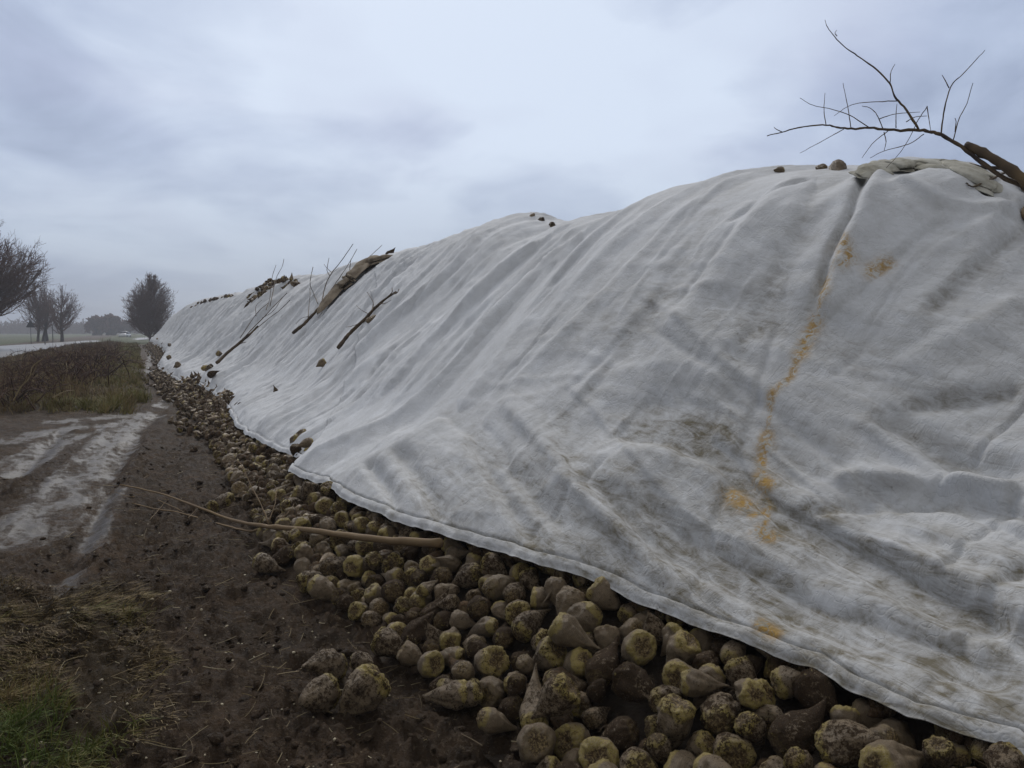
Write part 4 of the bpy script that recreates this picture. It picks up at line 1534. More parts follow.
def build_sheet(name, hx, y0, y1, yfar, cols, rows, lift, hem_fold=True, warp_near=True, s_end=3.0, tuck=False):
    r = np.linspace(0, 1, rows)
    if warp_near:
        # rows thicken where the sheet passes close by
        yy = np.linspace(y0, y1, 4000); den = 1 / np.sqrt(.5 + (yy - .5) ** 2 * .35 + .0); cum = np.concatenate([[0], np.cumsum(den[1:])]); cum /= cum[-1]
        r = (np.interp(np.linspace(0, 1, rows), cum, yy) - y0) / (y1 - y0)
    c = np.linspace(0, 1, cols)
    Rr, Cc = np.meshgrid(r, c, indexing='ij')
    # the far border leans along the heap: its y grows with height
    Yb = y0 + (y1 - y0) * Rr
    xh = np.interp(Yb, *hx)
    X = xh + (xcrest(Yb) + s_end - xh) * Cc ** 1.4
    lean = yfar(np.clip((X - xh) / 3.6, 0, 1.5))
    Y = y0 + (y1 + lean - y0) * Rr if lean is not None else Yb
    xh2 = np.interp(np.minimum(Y, y1), *hx)
    inset = X - xh
    Z = heap(X, Y)
    n = heap_normal(X, Y)
    d = settled(X, Y, inset, lift)
    if tuck: d = d - .09 * sstep(y0 + 1.6, y0 + .3, Y)
    # the hem: a doubled strip, its edge hanging down over the beets
    if hem_fold:
        q = inset
        hl = .052 + .012 * noise3(Y * 2, 0, 1)
        d = d + .007 * sstep(hl, hl - .006, q) - .014 * np.exp(-((q - hl - .004) / .005) ** 2)
        drop = sstep(.03, 0, q)
        flut = noise3(Y * 4, 1, 0) + .5 * noise3(Y * 11, 2, 0)
        d = d - .016 * drop + (.022 * flut - .008) * sstep(.12, 0, q)
        X = X + .03 * (noise3(Y * 2.2, 4, 0) + .5 * noise3(Y * 7, 5, 0)) * sstep(.25, 0, q)
    V = np.stack([X + n[..., 0] * d, Y + n[..., 1] * d, Z + n[..., 2] * d], -1)
    # grime gathers low down, near the viewer's end, and in long patches
    near = sstep(8.5, 2.5, Y)
    low = sstep(2.3, .1, inset)
    streak = .5 + .9 * fbm(X * 2.4 + Y * .35, Y * .55, 7.7, 4)
    dirt = near * low * np.clip(streak, 0, 1.2) * .85 + .12 * near + .42 * sstep(.30, .02, inset) * near + .5 * np.exp(-((inset - .056) / .008) ** 2)
    dirt += .25 * sstep(3.6, 1.5, Y) * sstep(0, .6, fbm(X * .9, Y * .9, 3.1, 3) + .25)
    dirt += .22 * np.clip(.35 + fbm(X * 1.1, Y * .9, 4.1, 4), 0, 1) * (.35 + .65 * near)
    for L, a, wd in _fl:
        if a < -.028:
            m = (np.abs(X - L[:, 0].mean()) < 3) & (Y < 9)
            if m.any():
                q, _, al = dist_line(X[m], Y[m], L)
                dirt[m] += .30 * np.exp(-(q / (wd * 1.1)) ** 2) * near[m]
    for L, wd in _bl:
        q, _, al = dist_line(X, Y, L)
        dirt += .40 * np.exp(-(q / wd) ** 2)
    rust = np.zeros(X.shape)
    for L, wd in _rl:
        q, _, al = dist_line(X, Y, L)
        rust = np.maximum(rust, np.exp(-(q / (wd * .75)) ** 2))
    o = mesh_obj(name, V.reshape(-1, 3), grid_faces(*X.shape), M['cloth'], None,
                 {'dirt': np.clip(dirt, 0, 1).ravel(), 'rust': rust.ravel()})
    so = o.modifiers.new('thickness', 'SOLIDIFY'); so.thickness = .004; so.offset = -1
    return o


main_sheet = build_sheet('cloth_sheet', (HY, HX), -6.0, 7.62, lambda s: 9.3 * np.clip(s, 0, 1.2) ** 1.25, 430, 1050, .035)
tag(main_sheet, 'wide off-white cloth sheet with orange stains, draped over the near beets', 'cloth', 'cloth sheets over the heap')
mid_sheet = build_sheet('cloth_sheet', (np.concatenate([[5.5, 7.0], MY, [24]]), np.concatenate([[1.7, 1.62], MX, [1.3]])), 6.9, 19.6, lambda s: 6.4 * np.clip(s, 0, 1.2), 190, 620, .0, tuck=True)
tag(mid_sheet, 'cloth sheet in the middle, with the rolled edge and three dark sticks on it', 'cloth', 'cloth sheets over the heap')
far_sheet = build_sheet('cloth_sheet', (np.concatenate([FY[FY < 100], [130]]), np.concatenate([FX[FY < 100], [1.4]])), 18.2, HEAP_END + 1, lambda s: 0 * s, 150, 700, -.012, tuck=True)
tag(far_sheet, 'farthest cloth sheet, tapering away toward the dark tree', 'cloth', 'cloth sheets over the heap')
# ------------------------------------------------------------------ the ground, one sheet out to the horizon
def gline(pix): return np.array([on_ground(u, v)[:2] for u, v in pix])


WETS = [([(150, 413), (120, 424), (86, 470), (45, 510), (0, 540)], .45), ([(60, 420), (100, 416), (135, 412)], .5), ([(0, 470), (40, 450), (70, 432)], .40),
        ([(118, 488), (100, 520), (90, 545)], .16), ([(75, 568), (62, 582)], .14), ([(135, 430), (131, 448)], .14), ([(0, 440), (40, 430), (80, 425)], .5), ([(150, 350), (148, 372)], .2), ([(175, 395), (160, 405)], .25)]
_wl = [(gline(p), w_) for p, w_ in WETS]
RUTS = [([(165, 405), (125, 445), (100, 500), (60, 560), (20, 620)], -.05, .13), ([(185, 420), (165, 470), (150, 540), (120, 620), (60, 768)], -.03, .15),
        ([(150, 440), (125, 480), (108, 530), (80, 590)], .045, .10), ([(205, 450), (200, 540), (210, 640), (240, 768)], .02, .2),
        ([(60, 430), (20, 470), (-60, 540)], -.05, .12), ([(110, 425), (60, 470), (-20, 550)], .03, .10)]
_rt = [(gline(p), a, w_) for p, a, w_ in RUTS]


def verge_mask(x, y):
    wob = 1.3 * noise3(x * .5, y * .3, 4) + .6 * noise3(x * 1.7, y * 1.1, 1)
    a = sstep(17.6, 20.4, y + wob + .12 * x) * sstep(.25, -.15, x + .25 * wob - .003 * np.maximum(y - 20, 0)) * sstep(-6.6, -5.8, x + .3 * wob + .3)
    return a


def verge_height(x, y):
    m = verge_mask(x, y)
    return m * (.10 + .16 * np.exp(-((x + 2.6) / 1.5) ** 2) + .10 * noise3(x * .6, y * .35, 8))


def grass_mask(x, y):
    """trampled grass at the near left corner"""
    L = gline([(-30, 600), (40, 610), (70, 660), (40, 720), (20, 768)])
    q, _, _ = dist_line(x, y, L)
    g = sstep(.60, .22, q + .30 * fbm(x * 2.2, y * 2.2, 3, 3))
    L2 = gline([(95, 590), (115, 610), (95, 650)])
    q2, _, _ = dist_line(x, y, L2)
    return np.maximum(g, .9 * sstep(.34, .1, q2 + .2 * fbm(x * 3, y * 3, 5, 3)))


def wet_mask(x, y):
    w_ = np.zeros(np.shape(x))
    for L, wd in _wl:
        q, _, _ = dist_line(x, y, L)
        w_ = np.maximum(w_, sstep(1.25, .35, q / wd))
    return w_


def ground_z(x, y, fine=True):
    D = np.hypot(x, y)
    k = sstep(60, 15, D)
    z_ = .03 * fbm(x * .9, y * .9, 0, 3) * k
    for L, a, wd in _rt:
        q, _, _ = dist_line(x, y, L)
        z_ = z_ + a * np.exp(-(q / wd) ** 2)
        if a <= -.03 and fine:      # lugs of a tractor tyre pressed into the rut
            q_, sd_, al_ = dist_line(x, y, L)
            ln_ = np.hypot(*np.diff(L, axis=0).T).sum()
            z_ = z_ + .022 * np.clip(np.sin((al_ * ln_ * 2 * math.pi / .17) + sd_ * q_ * 9), -.2, 1) * sstep(wd * 1.5, wd * 1.1, q_) * (.5 + .5 * noise3(x * 1.5, y * 1.5, 30))
    wt = wet_mask(x, y)
    z_ = z_ - .02 * wt
    z_ = z_ + verge_height(x, y)
    if fine:
        f = sstep(22, 7, D) * (1 - .82 * wt)
        z_ = z_ + f * (.075 * fbm(x * 3.5, y * 3.5, 1, 3) + .085 * np.clip(fbm(x * 7, y * 7, 2, 3), -.2, .6) * (.5 + 1.2 * np.clip(noise3(x * .9, y * .9, 60) + .3, 0, 1)) + .034 * np.clip(noise3(x * 19, y * 19, 3), -.1, 1) + .018 * noise3(x * 50, y * 50, 3))
        z_ = z_ + wt * .012 * fbm(x * 2.5, y * 5, 7, 3) + sstep(60, 22, D) * (1 - sstep(22, 7, D)) * (.06 * fbm(x * 3, y * 3, 6, 3) + .05 * np.clip(noise3(x * 6, y * 6, 9), -.1, 1)) * (1 - .8 * wt)
    # a shallow ditch and the field beyond the road, with a gentle rise far off
    z_ = z_ - .05 * sstep(-15, -17, x) * sstep(-20, -18, -17 + 0 * x)
    return z_ - .03


nr, na = 640, 1150
rad = np.concatenate([[.3, .7], np.geomspace(1.15, 26, 470), np.geomspace(26.6, 900, nr - 472)])
ang1 = np.linspace(math.radians(-62), math.radians(62), 950)
ang2 = np.linspace(math.radians(62), math.radians(298), na - 950 + 2)[1:-1]
az = np.concatenate([ang1, ang2]) + YAW * .55 - math.radians(4)
RRg, AAg = np.meshgrid(rad, az, indexing='ij')
GX, GY = RRg * np.sin(AAg), RRg * np.cos(AAg)
GZ = ground_z(GX, GY)
core_cut = sstep(.3, 1.2, GX - toe(GY)) * (GY < HEAP_END) * (GX < 9)
gmask = grass_mask(GX, GY)
field = np.maximum(sstep(-13.9, -14.6, GX), sstep(100, 118, GY) * sstep(-8, -3, GX))
field = np.maximum(field, sstep(9.5, 11, GX))
ground = mesh_obj('ground', np.vstack([np.stack([GX, GY, GZ], -1).reshape(-1, 3), [[0, 0, float(GZ[0].mean())]]]), grid_faces(len(rad), len(az), True)[:, ::-1], M['ground'], None,
                  {'wet': np.append(wet_mask(GX, GY).ravel(), 0), 'grass': np.append(gmask.ravel(), 0), 'verge': np.append(verge_mask(GX, GY).ravel(), 0), 'field': np.append(field.ravel(), 0)})
ground['kind'] = 'structure'

# road beyond the verge, a sheet of worn wet asphalt curving off behind the heap
RC = np.array([(-9.6, -60), (-9.8, 0), (-10.2, 60), (-10.0, 90), (-7.6, 114), (-4.8, 138), (-1.0, 167), (6, 215), (18, 270), (36, 340)], float)
C_ = curve_pts(RC, 160)
T_ = np.gradient(C_, axis=0); T_ /= np.linalg.norm(T_, axis=1)[:, None]; N_ = np.stack([-T_[:, 1], T_[:, 0]], -1)


def ribbon(name, off0, off1, z0, mat, n=7):
    o_ = np.linspace(off0, off1, n)
    P = C_[:, None] + N_[:, None] * o_[None, :, None]
    zc = z0 + .03 * (1 - (o_ / 3.3) ** 2)
    V = np.concatenate([P, np.broadcast_to(zc[None, :, None], P.shape[:2] + (1,))], -1)
    return mesh_obj(name, V.reshape(-1, 3), grid_faces(len(C_), n)[:, ::-1], mat)


def mat_road():
    t = NT('asphalt'); P = t.coord()
    n = t.noise(P, .5, 6, .7); n2 = t.noise(P, 30, 4, .8)
    return t.fin(t.mix(n, (.075, .075, .078), (.12, .12, .122)), t.ramp(n, [(.35, .3), (.65, .55)]), t.bump(n2, .3, .01), .5)


M['road'] = mat_road()
ribbon('road', -3.25, 3.25, .05, M['road'])['kind'] = 'structure'
# ------------------------------------------------------------------ packed core of the heap (what shows between the beets)
ys_ = np.concatenate([np.arange(-6, 15, .05), np.arange(15, HEAP_END + 4, .3)])
c_ = np.linspace(0, 1, 190) ** 1.3
YY, CC = np.meshgrid(ys_, c_, indexing='ij')
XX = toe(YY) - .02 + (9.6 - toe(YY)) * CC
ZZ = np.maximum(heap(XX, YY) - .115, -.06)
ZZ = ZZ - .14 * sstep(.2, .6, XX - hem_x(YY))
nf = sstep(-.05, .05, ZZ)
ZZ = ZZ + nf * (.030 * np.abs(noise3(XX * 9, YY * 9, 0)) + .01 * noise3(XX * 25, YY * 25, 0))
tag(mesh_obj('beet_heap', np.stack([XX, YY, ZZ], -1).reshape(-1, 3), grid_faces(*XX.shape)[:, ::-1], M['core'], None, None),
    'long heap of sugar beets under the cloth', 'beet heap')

# ------------------------------------------------------------------ sugar beets
BODY, TOPS, WHOLE, LOW, LOWER = [], [], [], [], []
tmp_objs = []
for i in range(len(BEETS)):
    V, F, crown, nring = beet_geometry(i, 44, 38)
    h = V[:, 2]
    top = [f for f in F if min(h[j] for j in f) > CROWN_Z + .02]
    bod = [f for f in F if not min(h[j] for j in f) > CROWN_Z + .02]

    def sub(fs, swell=1.0):
        ids = sorted({j for f in fs for j in f}); mp = {a: b for b, a in enumerate(ids)}
        W = V[ids].copy()
        return W, [tuple(mp[j] for j in f) for f in fs], crown[ids]
    for store, fs, nm in ((BODY, bod, 'body'), (TOPS, top, 'crown'), (WHOLE, F, 'body')):
        W, f2, cr = sub(fs)
        o = mesh_obj(nm, W, f2, M['beet'], None, {'crown': cr})
        store.append(o.data); tmp_objs.append(o)
    LOW.append(beet_geometry(i, 18, 15)[:3])
    LOWER.append(beet_geometry(i, 9, 9)[:3])
ROOTS = []
for i in range(4):
    p = Parts()
    for k in range(34):
        a, z0 = rng.uniform(0, 6.28), rng.uniform(-1.3, -.1)
        r0 = np.interp(z0, [-1.6, -1.0, 0], [.25, .55, .97])
        P0 = np.array([r0 * math.cos(a), r0 * math.sin(a), z0])
        dr = np.array([math.cos(a), math.sin(a), rng.uniform(-1.2, .3)]) + rng.normal(size=3) * .5
        dr /= np.linalg.norm(dr); L_ = rng.uniform(.15, .6)
        side = rng.normal(size=3) * .35
        t_ = np.linspace(0, 1, 5)[:, None]
        p.tube(P0 + dr * L_ * t_ * .6 + side * L_ * t_ ** 2, np.linspace(.016, .005, 5), 3, rng.rand())
    o = p.obj('rootlets', M['rootlet'])
    ROOTS.append(o.data); tmp_objs.append(o)
for o in tmp_objs: bpy.data.objects.remove(o)


def add_obj(name, data, parent=None, loc=None, q=None, s=None, color=None):
    o = bpy.data.objects.new(name, data); COL.objects.link(o)
    if parent: o.parent = parent
    if loc is not None: o.location = [float(a) for a in loc]
    if q is not None: o.rotation_mode = 'QUATERNION'; o.rotation_quaternion = [float(a) for a in q]
    if s is not None: o.scale = (s, s, s)
    if color is not None: o.color = color
    return o


SHAPE_WORD = {'round': 'round', 'pear': 'pear-shaped', 'long': 'long tapering', 'stubby': 'stubby', 'forked': 'forked', 'knobbly': 'knobbly'}
rows = []
for r_ in BEET_ROWS:
    q = Vector((0, 0, 1)); q.rotate(__import__('mathutils').Quaternion(r_[5:9] / 1000))
    rows.append(dict(p=r_[:3] / 1000, R=r_[3] / 10000, b=int(r_[4]), q=r_[5:9] / 1000, px=r_[9], top=np.array(q)))


# beets lying singly on the cloth or poking out along the crest: (u, v, radius px, body)
EXTRA = [(372, 322, 4.5, 6, 'beet on the cloth below the twiggy end of the nearest dark stick', 'c'), (321, 361, 4.5, 1, 'small beet lying on the cloth low beneath the nearest dark stick', 'c'),
         (390, 254, 4, 0, 'beet on the crest where the rolled cloth edge begins', 't'), (311, 279, 3, 4, 'lone beet on the crest above the bare twigs', 't'),
         (541, 215, 4, 6, 'beet sitting on the crest at the cloth’s middle peak', 't'), (532, 214, 3, 4, 'small beet beside the one at the middle peak of the crest', 't'), (552, 217, 4, 5, 'flat muddy beet just beyond the middle peak of the crest', 't'),
         (585, 225, 3, 0, 'tiny dark beet at the dip of the crest', 't'), (648, 210, 4.5, 6, 'dark leafy beet standing alone on the crest', 't'),
         (838, 157, 9, 2, 'large brown beet on the highest part of the crest', 't'), (822, 160, 5, 4, 'small beet tucked beside the large one on the crest', 't'), (780, 166, 4.5, 1, 'dark beet on the crest left of the large brown one', 't'),
         (218, 353, 3, 5, None, 'c'), (209, 371, 3.5, 0, None, 'c'), (215, 374, 3, 6, None, 'c'), (205, 369, 3, 4, None, 'c'), (226, 374, 3, 1, None, 'c'), (219, 384, 4, 2, None, 'c'), (212, 368, 2.5, 9, None, 'c'),
         (172, 361, 3, 4, None, 'c'), (164, 345, 2.5, 1, None, 'c'), (173, 348, 2.5, 0, None, 'c'), (159, 340, 2.5, 5, None, 'c'), (157, 347, 3, 9, None, 'c'), (182, 370, 3, 6, None, 'c'), (276, 392, 3, 3, None, 'c'),
         (303, 436, 7, 1, 'beet in the notch between the two cloth sheets', 'n'), (297, 441, 7, 6, 'muddy beet at the bottom of the notch between the cloth sheets', 'n'), (308, 443, 6, 0, 'beet half under the cloth corner in the notch', 'n'),
         (296, 450, 7, 5, 'forked beet below the notch between the cloth sheets', 'n'), 
         (331, 676, 17, 7, 'muddy flattish beet lying behind the loose pair on the mud', 'g'), (321, 705, 18, 4, 'left beet of the loose pair lying in front on the mud', 'g'), (367, 703, 23, 6, 'largest loose beet on the mud, pale and cracked, right of the pair', 'g'),
         (361, 668, 11, 1, 'small yellowish beet standing behind the largest loose beet on the mud', 'g'), (263, 570, 11, 2, 'single beet alone on the mud left of the heap, below the long stick', 'g'), (226, 507, 9, 9, 'beet on the mud behind the long stick’s fork', 'g'),
         (212, 511, 7, 4, 'dark low beet on the mud left of the one behind the stick fork', 'g'), (447, 703, 13, 5, 'forked beet lying on the mud at the outer edge of the near pile', 'g'), (472, 710, 13, 4, 'round cut beet next to the forked one on the mud', 'g')]
for k in range(110):
    u_ = 249 + 50 * k / 109 + random.uniform(-1.5, 1.5)
    v_ = np.interp(u_, [249, 262, 274, 297], [298, 289, 283, 281]) + random.uniform(-2.0, 6.0) * (1 if u_ < 275 else .45)
    EXTRA.append((u_, v_, random.uniform(1.9, 2.9), random.randrange(12), None, 'h'))
for k in range(22):
    u_ = 193 + 40 * k / 21 + random.uniform(-2, 2)
    EXTRA.append((u_, np.interp(u_, [183, 196, 212, 230], [310, 303, 299, 296]) + .5, random.uniform(1.8, 2.6), random.randrange(12), None, 'h'))
for (u_, v_, r_, b_, lab, k_) in EXTRA:
    if k_ == 't':      # on the crest
        d = ray(u_, v_); y = 10.0
        for _ in range(30):
            kk = (xcrest(y) - .1) / d[0]; y = .5 * y + .5 * kk * d[1]
        P_ = CAM + d * kk; P_[2] -= 0
        P_ = on_cloth(P_[0], P_[1])
    elif k_ == 'h':
        P_ = on_heap(u_, v_ + 2); P_ = on_cloth(P_[0], P_[1], .02)
    elif k_ == 'g':
        P_ = on_ground(u_, v_)
    elif k_ == 'c':
        P_ = on_heap(u_, v_, 0); P_ = on_cloth(P_[0], P_[1])
    else:
        P_ = on_heap(u_, v_, .03)
    w_ = (P_ - CAM) @ FW
    R_ = max(.035, min(.10, r_ * w_ / FPX))
    nn_ = heap_normal(P_[0], P_[1])
    if k_ == 'g': P_[2] = max(0, float(heap(P_[0], P_[1]))) + R_ * .62
    if k_ == 'c': P_ = P_ + nn_ * R_ * .6
    if k_ == 't': P_[2] += R_ * .15
    qq = Euler((random.uniform(0, 6), random.uniform(0, 6), random.uniform(0, 6))).to_quaternion()
    tp = Vector((0, 0, 1)); tp.rotate(qq)
    rows.append(dict(p=P_, R=R_, b=b_, q=np.array(qq), px=3.0 * (R_ * FPX / w_) ** 2 + (900 if lab else 30), top=np.array(tp), lab=lab, place=k_))
rows.sort(key=lambda r: -r['px'])
N_IND = 300
_h = [r for r in rows if r.get('place') == 'h' and not r.get('lab')]
sticky = [r for r in rows if r.get('place') and (r.get('lab') or r['place'] != 'h')] + _h[::3]
ind = [r for r in rows if not (r.get('place') and (r.get('lab') or r['place'] != 'h' or any(r is q_ for q_ in _h[::3])))][:N_IND - len(sticky)] + sticky
ids_ = {id(r) for r in ind}
rest = [r for r in rows if id(r) not in ids_]


def look(r):
    """mud, yellow and brightness of a beet, and the words for it"""
    rr = random.Random(int(r['p'][0] * 1e4) + int(r['p'][1] * 1e3) * 7)
    w_ = CAM - r['p']; w_ /= np.linalg.norm(w_)
    facing = float(r['top'] @ w_)
    mud = rr.choice([.12, .20, .28, .36, .50])
    yel = rr.choice([.3, .6, .9, 1.0])
    if r.get('place') == 'g': mud, yel = .33, .95
    if facing > .45 and yel > .5 and mud < .32: tone = 'yellow-green crowned'
    elif mud > .45: tone = 'dark mud-caked'
    elif mud > .24: tone = 'muddy brown'
    elif mud > .15: tone = 'greyish tan'
    else: tone = 'pale scuffed'
    return (mud, yel, rr.uniform(.6, 1.0), 1), tone, facing


def place_words(r):
    x, y = r['p'][:2]
    k = r.get('place')
    if k == 'h': return 'in the exposed patch along the far crest'
    if k == 'c': return 'scattered on the far cloth'
    hx_, tx = float(hem_x(y)), float(toe(y))
    f = (x - tx) / max(.2, hx_ - tx)
    if x < tx - .04: across = 'loose on the mud'
    elif f < .35: across = 'at the muddy edge'
    elif f < .72: across = 'mid-band'
    else: across = 'against the hem'
    if y < 1.9: al = 'under the nearest hem'
    elif y < 2.6: al = 'in the nearest pile'
    elif y < 3.3: al = 'before the long stick'
    elif y < 4.4: al = 'by the stick’s cut end'
    elif y < 6.2: al = 'beside the long stick'
    elif y < 8.5: al = 'beyond the long stick'
    else: al = 'toward the far trees'
    return across + ' ' + al


buckets = {}
ind.sort(key=lambda r: float((r['p'] - CAM) @ FW))
for r in ind:
    r['color'], r['tone'], r['facing'] = look(r)
    w_ = float((r['p'] - CAM) @ FW); r['rpx'] = r['R'] * FPX / w_
    size = 'big' if r['R'] > .066 else 'small' if r['R'] < .048 else ''
    r['base'] = ' '.join((size + ' ' + r['tone'] + ' ' + SHAPE_WORD[BEETS[r['b']]['kind']] + ' beet ' + place_words(r)).split())
    buckets.setdefault(r['base'], []).append(r)
ORD = ['nearest', 'second nearest', 'third nearest', 'fourth nearest', 'fifth nearest', 'sixth nearest', 'seventh nearest']
for b, L_ in buckets.items():
    for k, r in enumerate(L_):
        if r.get('lab'): continue
        r['lab'] = b if len(L_) == 1 or r['rpx'] < 3.2 or k > 6 or len(b.split()) > 14 else (ORD[k] + ' ' + b)
for n_, r in enumerate(ind):
    big = n_ < 150 and r.get('place') in (None, 'g')
    o = add_obj('sugar_beet', (BODY if big else WHOLE)[r['b']], None, r['p'], r['q'], r['R'], r['color'])
    tag(o, r['lab'], 'sugar beet', 'sugar beets at the foot of the heap' if r.get('place') not in ('c', 'h', 't') else 'sugar beets lying on the cloth and crest')
    if big:
        c = add_obj('crown', TOPS[r['b']], o, color=r['color'])
        if n_ < 110 and (n_ * 7) % 5 < 3:
            tag(add_obj('rootlets', ROOTS[n_ % 4], o), kind='stuff')

# every other beet of the heap that shows: one mass
VS, FS, CS, n0 = [], [], [], 0


def push(P, R, q, geo):
    global n0
    V, F, cr = geo
    m = np.array(__import__('mathutils').Quaternion([float(a) for a in q]).to_matrix())
    VS.append((V * R) @ m.T + P); CS.append(cr * 0.7)
    FS.extend([tuple(j + n0 for j in f) for f in F]); n0 += len(V)


def randq():
    return Euler((random.uniform(0, 6.3), random.uniform(0, 6.3), random.uniform(0, 6.3))).to_quaternion()


for r in rest: push(r['p'], r['R'], r['q'], LOW[r['b']])
taken = [(r['p'][0], r['p'][1]) for r in rows]
cell = {}
for x, y in taken: cell.setdefault((int(x / .11), int(y / .11)), []).append((x, y))


def free(x, y, dmin):
    a, b = int(x / .11), int(y / .11)
    for i in (-1, 0, 1):
        for j in (-1, 0, 1):
            for (p_, q_) in cell.get((a + i, b + j), ()):
                if (p_ - x) ** 2 + (q_ - y) ** 2 < dmin * dmin: return False
    cell.setdefault((a, b), []).append((x, y))
    return True


cnt = 0
for k in range(60000):
    u_ = random.random()
    y = -2.5 + 3.0 * random.random() if k % 12 == 0 else 12.8 + (HEAP_END - 13.5) * u_ ** 1.9
    x0, x1 = float(toe(y)), float(hem_x(y)) + .18
    x = x0 + .06 + (x1 - x0 - .06) * random.random()
    if random.random() < .012: x = x0 - abs(random.gauss(0, .15))
    if not free(x, y, .088): continue
    R = random.uniform(.045, .066)
    zz = max(0.0, float(heap(x, y)) - .03) + R * random.uniform(.3, .75)
    push(np.array([x, y, zz]), R, randq(), (LOW if y < 20 else LOWER)[random.randrange(12)])
    cnt += 1
    if cnt > 2600: break
mass = mesh_obj('sugar_beets', np.concatenate(VS), FS, M['beet'], None, {'crown': np.concatenate(CS)})
mass.color = (.42, .6, .72, 1)
tag(mass, 'crowd of smaller muddy sugar beets along the foot of the heap', 'sugar beets', kind='stuff')
# ------------------------------------------------------------------ sticks and branches
def lay(pix, off=.06):
    """points on the cloth or the beets, where the photograph shows them"""
    return np.array([on_heap(u, v, off) for u, v in pix])


def lay_c(pix, r=.03):
    """points on the cloth"""
    out = []
    for u, v in pix:
        q = on_heap(u, v, -.04)
        for _ in range(3):      # slide along the view line until it meets the cloth
            c_ = on_cloth(q[0], q[1], r)
            d = ray(u, v); n = heap_normal(np.array(q[0]), np.array(q[1]))
            g_ = d @ n
            q2 = CAM + d * (((c_ - CAM) @ n) / g_) if abs(g_) > .06 else c_
            q = q2 if np.linalg.norm(q2 - c_) < .35 else c_
        out.append(q)
    return np.array(out)


def hang(pix, d0, d1):
    """points in the air at depths running from d0 to d1"""
    n = len(pix)
    return np.array([at_depth(u, v, d0 + (d1 - d0) * i / max(1, n - 1)) for i, (u, v) in enumerate(pix)])


def limb(pts, r0, r1, n=None, k=6, wob=.25):
    n = n or max(8, len(pts) * 4)
    C = curve_pts(pts, n)
    seg = np.linalg.norm(C[1] - C[0]) + 1e-6
    C[1:-1] += rng.normal(size=(n - 2, 3)) * min(seg, .05) * .03 * wob / .25
    R = np.linspace(r0, r1, n) * (1 + .05 * rng.normal(size=n))
    p = Parts(); p.tube(C, R * (1 + .16 * noise3(np.arange(n) * .9, r0 * 900, 0)), k, np.clip(.25 + .5 * noise3(np.repeat(np.arange(n), k) * .35, r0 * 500, 1), 0, 1), .10)
    return p


def stick(name, label, cat, main, r0, r1, twigs, mat, group='sticks weighing down the cloth', k=8, tw=1.0):
    """main: points; twigs: list of (points, r0, r1)"""
    base = main[0]
    root = empty(name, base, label, cat, group)
    def sub(p, nm, par=root):
        o = p.obj(nm, mat, None); o.data.transform(Matrix.Translation([-float(a) for a in base])); o.parent = par
        return o
    st = sub(limb(main, r0, r1, k=k), 'stem')
    for (pts, a, b) in twigs:
        sub(limb(pts, a * tw, b * tw, k=4), 'twig', st)
    return root


# the long pale stick across the beets and out onto the mud
m_ = lay([(440, 543), (400, 541), (350, 536), (300, 529), (265, 526), (235, 523), (200, 512), (160, 497), (120, 488)], .10)
for i_, p_ in enumerate(m_): p_[2] = max(p_[2], .035)
d_ = float((m_[4] - CAM) @ FW)
stick('long_stick', 'long pale bent stick lying from the hem across the beets onto the mud', 'stick', m_, .026, .006,
      [(hang([(269, 524), (260, 503), (251, 486), (242, 466), (235, 459)], d_, d_ + .9), .006, .003), (hang([(269, 521), (275, 503), (276, 489), (271, 481)], d_, d_ + .6), .005, .002),
       (hang([(279, 522), (290, 510), (296, 500)], d_, d_ + .5), .004, .002),
       (lay([(260, 529), (248, 531), (223, 525), (181, 513), (156, 509), (132, 503)], .06), .010, .004), (lay([(158, 500), (176, 508), (184, 512)], .05), .004, .003),
       (lay([(150, 520), (160, 508), (168, 499)], .05), .004, .002), (lay([(188, 518), (194, 512), (200, 505)], .06), .004, .002), (lay([(135, 497), (126, 496), (115, 492)], .04), .004, .002)],
      M['stick'])
